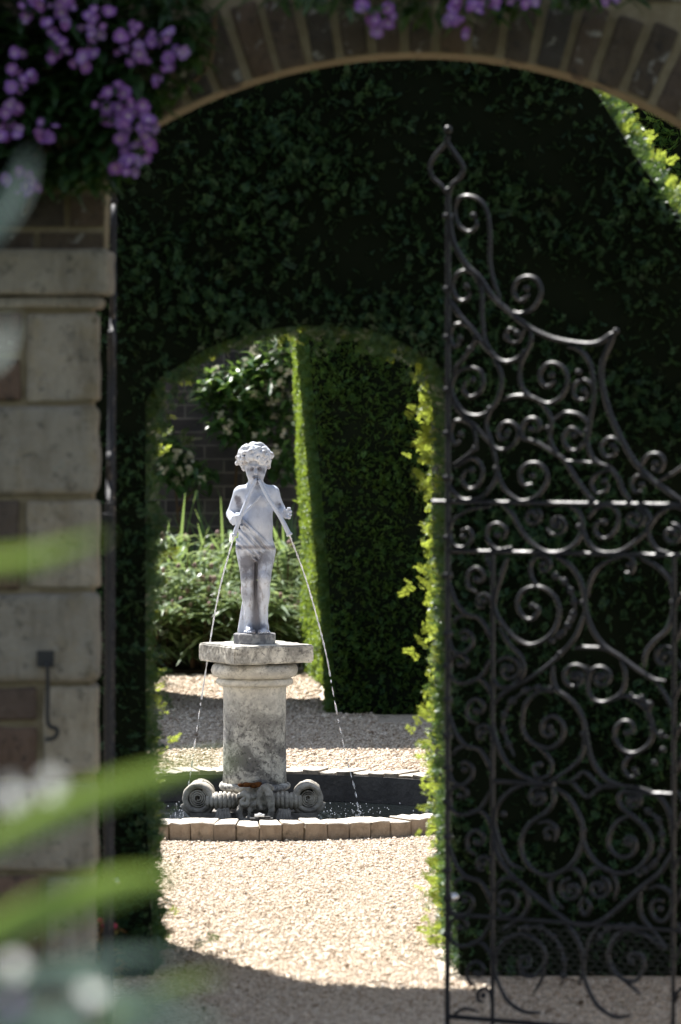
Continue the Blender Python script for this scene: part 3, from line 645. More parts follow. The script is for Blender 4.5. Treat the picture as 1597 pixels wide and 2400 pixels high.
# lower panels
scroll([(1297, 1842), (1331, 1868), (1354, 1903), (1366, 1935), (1368, 1971), (1385, 2006), (1411, 2032), (1449, 2047), (1495, 2036), (1522, 2002), (1526, 1967), (1510, 1937), (1480, 1910), (1457, 1891), (1450, 1868), (1464, 1850)], [(1368, 1945)], .012)
scroll([(1478, 1985), (1466, 1976), (1474, 1962), (1489, 1970), (1489, 1992), (1474, 2008), (1448, 2006), (1428, 1984), (1430, 1955), (1450, 1925), (1480, 1910)], [(1475, 1976)], .011)
scroll([(1282, 1962), (1278, 1950), (1292, 1940), (1305, 1950), (1300, 1972)], [(1284, 1962)], .010)
scroll([(1305, 1960), (1304, 1940), (1284, 1925), (1262, 1930)], [], .010)
scroll([(1293, 1842), (1300, 1872), (1282, 1903), (1247, 1926), (1226, 1956), (1221, 1984), (1230, 2015), (1255, 2042), (1289, 2052), (1328, 2036), (1354, 2006), (1366, 1965)], [], .012)
scroll(spi(1263, 1868, 24, 60, 1.5, 5), [(1262, 1866)], .010); scroll(spi(1484, 1876, 22, 120, -1.5, 5), [(1483, 1876)], .010)
scroll([(1270, 1832), (1236, 1835), (1198, 1853), (1168, 1886), (1160, 1925), (1168, 1965), (1180, 1998), (1198, 2025), (1228, 2038)], [(1181, 1908)], .011)
scroll([(1464, 1842), (1510, 1850), (1548, 1870), (1572, 1915), (1574, 1960)], [], .012)
scroll([(1510, 1895), (1540, 1918), (1552, 1955), (1548, 2000), (1528, 2030), (1497, 2048)], [(1497, 2049), (1528, 2030), (1549, 1995)], .007, .012, 'leaf_spray', None, True)
scroll([(1157, 1950), (1162, 1980), (1171, 2013), (1198, 2051), (1228, 2078), (1274, 2116), (1308, 2143), (1335, 2162), (1373, 2170), (1411, 2158), (1446, 2131), (1506, 2078), (1548, 2044), (1575, 2000)], [(1508, 2080)], .014)
scroll([(1165, 2128), (1179, 2147), (1204, 2138), (1214, 2112), (1202, 2090), (1180, 2090), (1168, 2108), (1180, 2124)], [(1187, 2118)], .010)
scroll([(1160, 2090), (1172, 2066), (1192, 2058), (1222, 2070), (1240, 2108), (1228, 2145), (1200, 2165), (1178, 2180)], [], .011)
scroll([(1320, 2130), (1296, 2106), (1289, 2070), (1308, 2048)], [], .010); scroll(spi(1339, 2086, 28, 100, 1.5, 5), [(1341, 2078)], .011); scroll([(1330, 2040), (1346, 2036), (1366, 2056), (1370, 2085)], [], .011)
scroll(spi(1404, 2082, 28, 80, -1.5, 5), [(1405, 2074)], .011); scroll([(1380, 2050), (1400, 2034), (1430, 2040), (1446, 2075), (1440, 2110)], [], .010)
scroll([(1368, 2100), (1360, 2125), (1372, 2145), (1384, 2126), (1372, 2105)], [], .010)
scroll([(1502, 2085), (1500, 2120), (1506, 2150), (1533, 2185), (1562, 2220)], [], .011)
scroll([(1520, 2085), (1545, 2076), (1571, 2094), (1576, 2130), (1558, 2158), (1536, 2152), (1526, 2130), (1536, 2110), (1556, 2112)], [(1548, 2130)], .010)
scroll([(1244, 2262), (1232, 2270), (1218, 2260), (1224, 2244), (1244, 2240)], [(1240, 2252)], .010)
scroll([(1217, 2262), (1228, 2285), (1256, 2286), (1278, 2257), (1274, 2223), (1252, 2201), (1222, 2190), (1186, 2202), (1164, 2236), (1160, 2270), (1166, 2298), (1190, 2345), (1228, 2371), (1267, 2373)], [], .012)
scroll([(1278, 2262), (1270, 2295), (1250, 2330)], [], .010)
scroll([(1222, 2178), (1262, 2172), (1298, 2196), (1316, 2228), (1324, 2264), (1316, 2310)], [(1222, 2177), (1285, 2187)], .007, .012, 'leaf_spray', None, True)
scroll([(1326, 2162), (1350, 2196), (1366, 2236), (1369, 2285), (1381, 2322), (1404, 2360), (1442, 2383), (1480, 2380)], [], .012)
scroll([(1411, 2164), (1390, 2190), (1376, 2225), (1366, 2270), (1358, 2310)], [], .010)
scroll([(1485, 2262), (1476, 2250), (1484, 2234), (1504, 2240), (1510, 2268), (1488, 2299), (1450, 2288), (1427, 2250), (1434, 2211), (1461, 2182), (1495, 2184), (1533, 2204), (1560, 2226)], [(1481, 2254)], .012)
scroll([(1452, 2290), (1480, 2312), (1502, 2330)], [], .010)
scroll([(1400, 2205), (1422, 2178), (1455, 2172), (1490, 2172)], [(1425, 2179), (1447, 2174), (1466, 2174)], .007, .012, 'leaf_spray', None, True)
# borders left and right: the same motif three times and a bit
for mir in (0, 1):
    for k in range(4):
        o_ = k * 308
        f = (lambda u, v: (2740 - u - 0, v + o_)) if mir else (lambda u, v: (u, v + o_))
        if mir: f = (lambda u, v, o_=o_: (1581 + 1690 - (u - 1050) * (109 / 106) - 1581 , v + o_))
        end = 2390 - o_
        def sc(px, ball=(), **kw):
            if max(p[1] for p in px) > end: return
            scroll([f(*p) for p in px], [f(*b) for b in ball], **kw)
        sc([(1053, 1363), (1068, 1409), (1095, 1441), (1122, 1448), (1141, 1474), (1152, 1504)], (), th=.011)
        sc([(1122, 1448), (1096, 1440), (1072, 1448), (1062, 1462)], (), th=.009)
        sc([(1118, 1388), (1098, 1374), (1097, 1346), (1117, 1330), (1134, 1344), (1128, 1362), (1112, 1360)], [(1116, 1358)], th=.010)
        sc([(1152, 1424), (1150, 1404), (1136, 1392), (1121, 1402), (1122, 1420), (1134, 1424)], [(1133, 1409)], th=.010)
        sc([(1054, 1500), (1062, 1524), (1085, 1532), (1106, 1514), (1108, 1492), (1092, 1478), (1078, 1486)], [(1089, 1496)], th=.010)
        sc([(1150, 1545), (1125, 1588), (1085, 1602), (1060, 1590), (1054, 1565), (1062, 1540), (1082, 1536), (1096, 1550), (1088, 1566)], [(1078, 1558)], th=.010)
        sc([(1100, 1596), (1125, 1592), (1144, 1612), (1152, 1636)], (), th=.010)
# rabbit netting wired to the bottom panel
bm = bmesh.new()
x0, x1 = gp(1158, 2150)[0], gp(1581, 2150)[0]; z0, z1 = gp(1200, 2384)[1], gp(1200, 2150)[1]
st = .03; x0, x1 = min(x0, x1), max(x0, x1); nz_ = int((z1 - z0) / (st * .5))
for j in range(nz_):
    z = z0 + j * st * .5
    pts = [(x0 + i * st * .5, .011, z + ((i + j) % 2) * st * .28) for i in range(int((x1 - x0) / (st * .5)) + 1)]
    tube(bm, pts, .0006, 4, (0, 1, 0))
bmo('wire_netting', bm, NT('galvanised_wire', .4, .5).color((.10, .10, .095)).m, gate, smooth=True)
# bright ball added for a sun glint on the stile; hinges
bm = bmesh.new(); x, z = gp(1050, 2103); sphere(bm, (x - .012, -.012, z), .013, 12); tube(bm, [(x, 0, z), (x - .012, -.012, z)], .005, 8)
n = NT('bright_steel', .12, .6); n.b.inputs['Metallic'].default_value = 1.0; n.color((.75, .75, .78)); bmo('latch_knob', bm, n.m, gate, smooth=True)
for v in (1215, 2300):
    bm = bmesh.new(); x, z = gp(1690, v); box(bm, x - .05, x + .012, -.012, .012, z - .012, z + .012); bmo('hinge', bm, M_IRON, gate, bevel=.003)
left = dup(gate)
left.location = (wx(245) * 1.027, 10.29, 0)
lx = (258 - CU) * 11.08 / F_PX
left.rotation_euler = (0, R(.35), math.atan2(.80, lx - left.location.x)); left.rotation_euler[0] = R(.3)
left['label'] = 'black wrought iron gate leaf swung fully open, seen edge-on beside the left pier'

# ------------------------------------------------------------------ implicit surfaces
class Field:
    def __init__(s, lo, hi, h):
        s.lo, s.h = np.array(lo, float), h
        s.n = np.ceil((np.array(hi) - s.lo) / h).astype(int) + 1
        s.ax = [s.lo[i] + h * np.arange(s.n[i]) for i in range(3)]
        s.f = np.full(s.n, 1.0, np.float32)
    def sub(s, lo, hi):
        i0 = np.clip(np.floor((np.array(lo) - s.lo) / s.h).astype(int), 0, s.n); i1 = np.clip(np.ceil((np.array(hi) - s.lo) / s.h).astype(int) + 1, 0, s.n)
        sl_ = tuple(slice(a, b) for a, b in zip(i0, i1))
        return sl_, s.ax[0][sl_[0]][:, None, None], s.ax[1][sl_[1]][None, :, None], s.ax[2][sl_[2]][None, None, :]
    def add(s, fn, lo, hi, k, cut=False):
        m = k + .012; sl_, x, y, z = s.sub(np.array(lo) - m, np.array(hi) + m)
        if 0 in s.f[sl_].shape: return
        d = fn(x, y, z); a = s.f[sl_]
        if cut:
            d = -d; hh = np.clip(.5 - .5 * (a - d) / k, 0, 1); s.f[sl_] = a * (1 - hh) + d * hh + k * hh * (1 - hh)
        else:
            hh = np.clip(.5 + .5 * (a - d) / k, 0, 1); s.f[sl_] = a * (1 - hh) + d * hh - k * hh * (1 - hh)
    def cone(s, a, b, ra, rb, k=.012, cut=False):
        a, b = np.array(a, float), np.array(b, float); ab = b - a; L2 = ab @ ab; r = max(ra, rb)
        def fn(x, y, z):
            t = np.clip(((x - a[0]) * ab[0] + (y - a[1]) * ab[1] + (z - a[2]) * ab[2]) / max(L2, 1e-9), 0, 1)
            return np.sqrt((x - a[0] - t * ab[0]) ** 2 + (y - a[1] - t * ab[1]) ** 2 + (z - a[2] - t * ab[2]) ** 2) - (ra + (rb - ra) * t)
        s.add(fn, np.minimum(a, b) - r, np.maximum(a, b) + r, k, cut)
    def ell(s, c, r, k=.012, cut=False):
        c, r = np.array(c, float), np.array(r, float)
        def fn(x, y, z):
            X, Y, Z = (x - c[0]), (y - c[1]), (z - c[2])
            k0 = np.sqrt((X / r[0]) ** 2 + (Y / r[1]) ** 2 + (Z / r[2]) ** 2); k1 = np.sqrt((X / r[0] ** 2) ** 2 + (Y / r[1] ** 2) ** 2 + (Z / r[2] ** 2) ** 2)
            return np.where(k1 > 1e-6, k0 * (k0 - 1) / np.maximum(k1, 1e-6), -r.min())
        s.add(fn, c - r, c + r, k, cut)
    def mesh(s):
        f = s.f; n = f.shape; neg = f < 0
        c8 = [neg[i:n[0] - 1 + i, j:n[1] - 1 + j, k:n[2] - 1 + k] for i in (0, 1) for j in (0, 1) for k in (0, 1)]
        cnt = sum(c.astype(np.int8) for c in c8); act = (cnt > 0) & (cnt < 8)
        idx = np.full(act.shape, -1, np.int64); cells = np.argwhere(act); idx[act] = np.arange(len(cells))
        P = np.zeros((len(cells), 3)); C = np.zeros(len(cells))
        for ax in range(3):
            o1, o2 = [a for a in range(3) if a != ax]
            for b in (0, 1):
                for c in (0, 1):
                    off = np.zeros(3, int); off[o1], off[o2] = b, c; e = np.zeros(3, int); e[ax] = 1
                    i0 = cells + off; i1 = i0 + e
                    a0 = f[i0[:, 0], i0[:, 1], i0[:, 2]]; a1 = f[i1[:, 0], i1[:, 1], i1[:, 2]]
                    cr = (a0 < 0) != (a1 < 0); t = np.where(cr, a0 / np.where(cr, a0 - a1, 1), 0)
                    P[cr] += (i0 + e * t[:, None])[cr]; C[cr] += 1
        V = s.lo + P / C[:, None] * s.h
        Q = []
        for ax in range(3):
            o1, o2 = [(1, 2), (2, 0), (0, 1)][ax]
            A = np.take(neg, range(n[ax] - 1), ax); B = np.take(neg, range(1, n[ax]), ax)
            ed = np.argwhere(A != B); ok = (ed[:, o1] > 0) & (ed[:, o2] > 0) & (ed[:, o1] < n[o1] - 1) & (ed[:, o2] < n[o2] - 1); ed = ed[ok]
            def g(d1, d2):
                i = ed.copy(); i[:, o1] += d1; i[:, o2] += d2; return idx[i[:, 0], i[:, 1], i[:, 2]]
            q = np.stack([g(-1, -1), g(0, -1), g(0, 0), g(-1, 0)], 1)
            fl = ~neg[ed[:, 0], ed[:, 1], ed[:, 2]]; q[fl] = q[fl][:, ::-1]; Q.append(q)
        Q = np.concatenate(Q); Q = Q[(Q >= 0).all(1)]
        return V, Q

# ------------------------------------------------------------------ marble statue
n = NT('weathered_white_marble', .55, .35)
z_ = n.sep(2); x_ = n.sep(0)
base = n.ramp(n.noise(14, 5, .65), [(.3, (.38, .425, .525)), (.55, (.50, .545, .635)), (.8, (.62, .65, .72))])
grime = n.ramp(n.noise(26, 6, .75, n.mapping((1.6, 1.6, .45))), [(.52, 0.), (.62, .75)])
low = n.ramp(z_, [(.0, 1.), (.30, .9), (.40, .25), (.62, .12), (.70, .5), (.8, .2)])
c = n.mix(n.math('MULTIPLY', grime, low), base, (.20, .18, .19))
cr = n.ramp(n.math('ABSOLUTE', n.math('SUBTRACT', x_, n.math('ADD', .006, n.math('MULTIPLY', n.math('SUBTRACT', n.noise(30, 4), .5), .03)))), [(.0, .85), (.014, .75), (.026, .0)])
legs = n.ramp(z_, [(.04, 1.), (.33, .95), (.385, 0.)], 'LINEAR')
c = n.mix(n.math('MULTIPLY', cr, legs), c, (.12, .11, .12))  # inner-leg stain, with the dark gap between the legs painted in too
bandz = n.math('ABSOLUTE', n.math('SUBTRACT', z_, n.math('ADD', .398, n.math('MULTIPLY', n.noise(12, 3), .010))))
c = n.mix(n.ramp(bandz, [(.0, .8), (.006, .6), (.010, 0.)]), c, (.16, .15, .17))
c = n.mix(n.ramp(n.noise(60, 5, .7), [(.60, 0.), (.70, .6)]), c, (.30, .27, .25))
def stain(c, pos, rad, col, amt):  # dark spots: real stains, plus shade painted into eye sockets and mouth
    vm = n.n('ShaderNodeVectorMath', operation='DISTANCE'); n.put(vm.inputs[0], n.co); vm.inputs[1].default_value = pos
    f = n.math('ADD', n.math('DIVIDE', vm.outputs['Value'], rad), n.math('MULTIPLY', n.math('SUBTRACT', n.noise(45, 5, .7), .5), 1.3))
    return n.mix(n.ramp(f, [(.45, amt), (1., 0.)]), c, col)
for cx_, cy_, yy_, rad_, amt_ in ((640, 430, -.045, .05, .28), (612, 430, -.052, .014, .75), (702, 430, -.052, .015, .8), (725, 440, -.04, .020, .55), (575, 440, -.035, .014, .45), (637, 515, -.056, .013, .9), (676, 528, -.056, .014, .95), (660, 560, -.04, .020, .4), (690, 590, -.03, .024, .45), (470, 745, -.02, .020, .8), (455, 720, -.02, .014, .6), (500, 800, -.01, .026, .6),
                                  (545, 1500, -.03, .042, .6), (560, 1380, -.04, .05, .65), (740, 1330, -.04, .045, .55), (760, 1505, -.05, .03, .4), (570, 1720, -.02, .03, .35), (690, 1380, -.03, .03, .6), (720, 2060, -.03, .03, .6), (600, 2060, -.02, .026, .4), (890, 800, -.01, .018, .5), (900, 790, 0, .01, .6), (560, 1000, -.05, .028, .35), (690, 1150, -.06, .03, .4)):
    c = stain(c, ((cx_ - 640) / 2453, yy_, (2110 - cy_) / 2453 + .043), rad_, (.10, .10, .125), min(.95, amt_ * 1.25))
n.color(c); n.bump(n.noise(120, 5, .7), .25, .003); M_MARBLE = n.m
n = NT('weathered_marble_hair', .6, .3)
c = n.ramp(n.noise(16, 5, .65), [(.3, (.42, .45, .51)), (.7, (.60, .625, .67))])
ao = n.n('ShaderNodeNewGeometry').outputs['Pointiness']
c = n.mix(n.ramp(n.noise(34, 5, .7), [(.52, 0.), (.62, .7)]), c, (.26, .23, .21))
n.color(c); n.bump(n.noise(90, 4), .3, .004); M_HAIR = n.m

SLAB_TOP = W(597, 1508, 16.5).z
SX = W(597, 1500, 16.5).x
K = 2453.0
C = lambda cx, cy, y=0.0: ((cx - 640) / K, y, (2110 - cy) / K)
statue = thing('statue', (SX, 16.5, SLAB_TOP), 'white marble statue of a curly haired child blowing two pipes on a stone pedestal', 'statue')
PL_H = .043
# round plinth under the feet
bm = bmesh.new(); lathe(bm, [(.088, 0), (.0895, .004), (.0895, PL_H - .004), (.086, PL_H)], 10, Matrix.Rotation(.2, 4, 'Z') @ Matrix.Diagonal((1, .95, 1, 1)))
n = NT('dark_plinth_stone', .85, .2); n.color(n.mix(n.ramp(n.noise(40, 5), [(.45, 0.), (.6, 1.)]), (.16, .16, .17), (.34, .33, .32))); n.bump(n.noise(60, 5), .4, .004)
bmo('plinth', bm, n.m, statue, bevel=.002)
fig_off = Matrix.Translation((0, 0, PL_H))

B = Field((-.135, -.135, -.002), (.165, .085, .74), .0022)
# torso
B.ell(C(650, 1205, .004), (.074, .058, .062), .02); B.ell(C(668, 1010, -.006), (.0665, .061, .088), .03)
B.ell(C(664, 790, .004), (.070, .048, .078), .03); B.cone(C(520, 672, .006), C(815, 672, .006), .028, .028, .03)
B.cone(C(600, 640, .006), C(720, 640, .006), .022, .022, .02); B.cone(C(652, 620, .006), C(654, 500, -.004), .031, .030, .018)
B.ell(C(600, 745, -.036), (.022, .012, .018), .02); B.ell(C(730, 745, -.036), (.022, .012, .018), .02)
B.ell(C(668, 1085, -.066), (.005, .006, .005), .006, True)
# head
B.ell(C(655, 375, .006), (.050, .056, .056), .01); B.ell(C(655, 440, -.014), (.0395, .036, .052), .014)
B.ell(C(606, 482, -.030), (.017, .016, .018), .010); B.ell(C(706, 482, -.030), (.017, .016, .018), .010)
B.ell(C(657, 548, -.030), (.016, .014, .011), .012)
B.cone(C(606, 395, -.046), C(640, 400, -.052), .006, .005, .008); B.cone(C(676, 400, -.052), C(708, 395, -.046), .006, .005, .008)
B.ell(C(614, 426, -.058), (.012, .014, .009), .005, True); B.ell(C(700, 426, -.058), (.012, .014, .009), .005, True)
B.ell(C(614, 426, -.046), (.0075, .0065, .006), .002); B.ell(C(700, 426, -.046), (.0075, .0065, .006), .002)
B.cone(C(614, 414, -.051), C(622, 415, -.051), .0045, .003, .003); B.cone(C(692, 415, -.051), C(700, 414, -.051), .0045, .003, .003)
B.cone(C(657, 410, -.049), C(657, 470, -.062), .0042, .0082, .005); B.ell(C(646, 476, -.054), (.0045, .004, .004), .004); B.ell(C(668, 476, -.054), (.0045, .004, .004), .004)
B.ell(C(652, 508, -.050), (.013, .007, .0042), .005); B.ell(C(652, 530, -.047), (.011, .007, .0045), .005)
B.cone(C(636, 519, -.062), C(676, 519, -.062), .0035, .0035, .004, True)
# arms
B.cone(C(495, 680, .006), C(412, 890, .030), .029, .0235, .02); B.cone(C(410, 893, .028), C(424, 952, -.058), .0225, .0155, .012)
B.cone(C(822, 676, .006), C(900, 842, .028), .0275, .0215, .02); B.cone(C(900, 846, .026), C(950, 884, -.056), .0205, .0145, .012)
# hands: palm, four curled fingers and a thumb each
B.ell(C(440, 945, -.074), (.0175, .017, .021), .008)
for i, (zz, ln) in enumerate(((905, .9), (928, 1.), (951, .95), (974, .8))):
    B.cone(C(428, zz + 8, -.086), C(462, zz, -.105), .0068, .006, .003); B.cone(C(462, zz, -.105), C(490, zz - 4, -.108), .006, .0055, .002); B.cone(C(490, zz - 4, -.108), C(500, zz, -.094), .0055, .005, .002)
B.cone(C(452, 915, -.075), C(462, 885, -.088), .0075, .0065, .004); B.cone(C(462, 885, -.088), C(490, 880, -.092), .0065, .005, .003)
B.ell(C(968, 884, -.072), (.0165, .016, .020), .008)
for i, (cx, cy, ex, ey) in enumerate(((978, 858, 1002, 828), (988, 874, 1014, 858), (988, 895, 1012, 892), (980, 912, 1000, 922))):
    B.cone(C(cx, cy, -.084), C(ex, ey, -.096), .0068, .006, .003); B.cone(C(ex, ey, -.096), C(ex - 16, ey - 2, -.108), .006, .005, .002)
B.cone(C(958, 866, -.078), C(952, 838, -.088), .0075, .0062, .004)
# legs
B.cone(C(558, 1270, .002), C(580, 1555, -.010), .044, .030, .02); B.cone(C(580, 1555, -.010), C(588, 1925, .006), .029, .0195, .015); B.ell(C(580, 1690, .010), (.0295, .031, .055), .02)
B.ell(C(578, 1545, -.026), (.021, .015, .022), .012); B.cone(C(592, 1930, .006), C(596, 2055, .004), .0195, .021, .012); B.cone(C(594, 2055, .008), C(594, 2084, -.052), .020, .0125, .012)
B.cone(C(752, 1270, .0), C(732, 1540, -.040), .043, .0305, .02); B.cone(C(732, 1540, -.040), C(728, 1925, .008), .030, .0185, .010); B.ell(C(728, 1680, .004), (.0275, .030, .052), .02)
B.ell(C(734, 1535, -.058), (.021, .015, .022), .012); B.cone(C(728, 1930, .008), C(732, 2055, .006), .0185, .021, .012); B.cone(C(732, 2055, .010), C(740, 2084, -.050), .020, .0125, .012)
for i in range(5):
    r_ = (.0070, .0056, .0053, .005, .0047)[i]
    B.cone(C(638 - i * 22, 2082, -.056 + i * .004), C(640 - i * 25, 2094, -.078 + i * .007), r_, r_ * .95, .003)
    B.cone(C(694 + i * 22, 2082, -.054 + i * .004), C(692 + i * 26, 2094, -.076 + i * .007), r_, r_ * .95, .003)
for zz in range(1385, 1980, 9): B.cone(C(657 + 4 * math.sin(zz * .01), zz, -.085), C(657 + 4 * math.sin(zz * .01), zz, -.022 + (.008 if zz > 1560 else 0)), .0046, .0042, .006, True)
# stump behind the leg
B.cone(C(560, 1800, .034), C(522, 2090, .036), .020, .024, .012); B.cone(C(650, 1700, .03), C(650, 2100, .034), .022, .040, .012); B.cone(C(640, 2030, .04), C(640, 2105, .04), .04, .055, .01)
V, Q = B.mesh(); V[:, 2] += PL_H
raw('body', V, Q, M_MARBLE, statue, True)
# drapery: shell over hips and belly with diagonal folds
D = Field((-.10, -.09, .27), (.10, .08, .50), .0025)
i0 = np.round((D.lo - B.lo) / B.h).astype(int)
def samp(x, y, z):
    gx, gy, gz = [np.clip((a - B.lo[i]) / B.h, 0, B.n[i] - 1.001) for i, a in enumerate(np.broadcast_arrays(x, y, z))]
    ix, iy, iz = gx.astype(int), gy.astype(int), gz.astype(int); fx, fy, fz = gx - ix, gy - iy, gz - iz
    r = 0
    for a in (0, 1):
        for b in (0, 1):
            for c_ in (0, 1): r = r + B.f[ix + a, iy + b, iz + c_] * (fx if a else 1 - fx) * (fy if b else 1 - fy) * (fz if c_ else 1 - fz)
    return r
x, y, z = D.ax[0][:, None, None], D.ax[1][None, :, None], D.ax[2][None, None, :]
bf = samp(x, y, z)
diag = (z - .478) + (x + .055) * .93                            # upper edge falls to the right
fold = .0028 * np.sin(diag * 150 + 25 * x + 1.5 * np.sin(x * 45)) + .0016 * np.sin(diag * 310 - 40 * x + 2 * np.sin(z * 40)) + .001 * np.sin(x * 260 + z * 90)
bot = .352 - np.clip(.055 - np.abs(x - .008) * 1.25, 0, 1) * (y < .03) + .004 * np.sin(x * 260)
d1 = np.maximum(np.maximum(bf - .0085 - fold * 1.5, diag * .7), (bot - z) * .8)
roll = np.sqrt((diag * .72) ** 2 + (bf - .004) ** 2) - .0075
D.f = np.minimum(d1, np.where((bf < .03) & (z > bot), roll, 1)).astype(np.float32)
armpit = (x < -.078) | (x > .085)
D.f = np.where(np.broadcast_to(armpit, D.f.shape), 1, D.f).astype(np.float32)
V, Q = D.mesh(); V[:, 2] += PL_H; raw('drapery', V, Q, M_MARBLE, statue, True)
# hair: a mop of carved curls
H = Field((-.105, -.10, .62), (.105, .10, .83), .0022)
H.ell(C(640, 300, .012), (.067, .062, .058), .01)
H.ell(C(655, 440, -.055), (.034, .030, .036), .006, True)
hr = random.Random(5)
cc = np.array(C(640, 305, .006))
for i in range(48):
    th = 2.399963 * i; zz = 1 - 2 * (i + .5) / 48; rr = math.sqrt(1 - zz * zz)
    p = np.array([rr * math.cos(th) * .066, rr * math.sin(th) * .060, zz * .052]) + cc
    if p[1] < -.005 and p[2] < C(0, 345)[2] and abs(p[0] - C(655, 0)[0]) < .036: continue
    if p[2] < C(0, 450)[2]: continue
    nrm = unit(p - cc); t1 = unit(np.cross(nrm, np.array([hr.uniform(-1, 1), hr.uniform(-1, 1), hr.uniform(-1, 1)]))); t2 = np.cross(nrm, t1)
    # each lock is a fat comma: a curved string of shrinking lumps, broader and smoother on the crown
    big_ = zz > .35; R0 = hr.uniform(.014, .020) if big_ else hr.uniform(.011, .015); hand = hr.choice((-1, 1))
    for j in range(9):
        an = hand * j * .5; q = p + (t1 * math.cos(an) + t2 * math.sin(an)) * R0 * (1.1 - .08 * j) + nrm * ((.0 if big_ else .003) + (.0006 if big_ else .001) * j)
        r_ = (.0135 if big_ else .0105) - .0007 * j; H.ell(q, (r_, r_, r_), .008 if big_ else .004)
for cx, cy, y_, r_ in ((468, 368, -.004, .017), (492, 318, -.010, .018), (520, 425, -.008, .016), (550, 378, -.034, .012), (556, 332, -.040, .013), (806, 350, -.006, .018), (795, 412, -.006, .015), (764, 380, -.032, .011),
                       (758, 335, -.040, .013), (600, 316, -.048, .012), (645, 308, -.052, .012), (690, 316, -.050, .011), (730, 320, -.046, .011), (462, 312, 0, .014), (822, 290, 0, .016), (575, 296, -.05, .013)):
    for j in range(6):
        an = j * 1.0 + cx; k_ = 1 - .1 * j
        H.ell(C(cx + 2453 * r_ * .62 * k_ * math.cos(an), cy + 2453 * r_ * .62 * k_ * math.sin(an), y_ - .0015 * j), (r_ * .62 * k_,) * 3, .003)
V, Q = H.mesh(); hc = np.array(C(645, 350, .0)); V = hc + (V - hc) * np.array([.90, .96, .93]); V[:, 2] += PL_H; raw('hair', V, Q, M_HAIR, statue, True)
# the two pipes and the cord between them
def pipe(pts, r):
    bm = bmesh.new(); P = catmull([(p[0], p[1], p[2] + PL_H) for p in pts], 6); tube(bm, P, list(np.linspace(*r, len(P))), 14)
    e = Vector(P[-1]); d = (e - Vector(P[-3])).normalized(); tube(bm, [e - d * .008, e - d * .005, e + d * .002, e + d * .003], [r[1], r[1] * 1.25, r[1] * 1.3, r[1] * 1.0], 14)
    bmo('pipe', bm, M_MARBLE, statue, smooth=True); return e
E1 = pipe([C(662, 526, -.056), C(585, 705, -.082), C(500, 915, -.104), C(440, 1100, -.112)], (.0065, .0098))
E2 = pipe([C(684, 530, -.056), C(775, 705, -.082), C(905, 905, -.106), C(1003, 1095, -.115)], (.0065, .0105))
bm = bmesh.new(); tube(bm, [(p[0], p[1], p[2] + PL_H) for p in catmull([C(712, 690, -.060), C(640, 770, -.062), (C(570, 840, -.064)), C(520, 905, -.062)], 5)], .0045, 8); bmo('cord', bm, M_MARBLE, statue, smooth=True)

# ------------------------------------------------------------------ pedestal
def ped_mat(name, blue=True):
    n = NT(name, .85, .25); z_ = n.sep(2)
    c = n.ramp(n.noise(7, 6, .65), [(.3, (.58, .56, .49)), (.55, (.70, .675, .60)), (.75, (.76, .735, .67))])
    hgt = n.ramp(z_, [(.10, 1.0), (.35, .85), (.48, .35), (.57, .30), (.60, .6), (.70, .85)])
    dk = n.ramp(n.noise(9, 7, .75, dist=.5), [(.42, 0.), (.56, .92)])
    c = n.mix(n.math('MULTIPLY', dk, hgt), c, (.125, .12, .112))
    sp = n.ramp(n.noise(55, 6, .8), [(.52, 0.), (.60, .9)]); c = n.mix(n.math('MULTIPLY', sp, hgt), c, (.06, .056, .055))
    c = n.mix(n.ramp(n.noise(42, 4, .6), [(.66, 0.), (.72, .8)]), c, (.66, .64, .60))
    c = n.mix(n.math('MULTIPLY', n.ramp(n.noise(5, 4, .6), [(.5, 0.), (.66, .6)]), n.ramp(z_, [(.15, 1.), (.42, 0.)])), c, (.24, .24, .31))
    n.color(c); n.bump(n.math('ADD', n.noise(70, 6, .75), n.noise(14, 4)), .55, .006); return n.m
M_PED = ped_mat('lichened_limestone')
n = NT('wet_carved_stone', .6, .4); c = n.ramp(n.noise(18, 6, .7), [(.3, (.11, .10, .085)), (.5, (.42, .385, .325)), (.75, (.64, .60, .52))])
c = n.mix(n.ramp(n.sep(2), [(.0, 1.), (.05, .1)]), c, n.mix(1., c, (.42, .42, .44), 'MULTIPLY')); n.color(c); n.bump(n.noise(60, 6, .75), .7, .006); M_CARVED = n.m
n = NT('rough_recess', .95, .1); n.color(n.ramp(n.noise(80, 5, .7), [(.35, (.035, .03, .025)), (.7, (.20, .17, .13))])); n.bump(n.noise(90, 5), 1., .008); M_EYEST = n.m
n = NT('orange_moss', .95, .1); n.color(n.ramp(n.noise(70, 5), [(.3, (.06, .022, .008)), (.7, (.20, .075, .02))])); n.bump(n.noise(120, 5), 1., .006); M_MOSS = n.m

ped = thing('pedestal', (SX, 16.5, 0), 'lichen stained round stone pedestal with square slab top, standing in the pool', 'pedestal')
zl = lambda v: W(597, v, 16.5).z
ST, SB = SLAB_TOP, zl(1550)
bm = bmesh.new(); h = .184; ch = .03
o8 = [(-h + ch, -h), (h, -h), (h, h), (-h, h), (-h, -h + ch)]
lo_ = [bm.verts.new((x, y, SB)) for x, y in o8]; hi_ = [bm.verts.new((x, y, ST)) for x, y in o8]
bm.faces.new(lo_[::-1]); bm.faces.new(hi_)
for i in range(5): bm.faces.new((lo_[i], lo_[(i + 1) % 5], hi_[(i + 1) % 5], hi_[i]))
bmesh.ops.rotate(bm, verts=bm.verts, cent=(0, 0, 0), matrix=Matrix.Rotation(R(-62), 3, 'Z'))
bmesh.ops.bevel(bm, geom=bm.edges[:], offset=.006, segments=3, affect='EDGES', clamp_overlap=True)
bmesh.ops.triangulate(bm, faces=[f for f in bm.faces if len(f.verts) > 4])
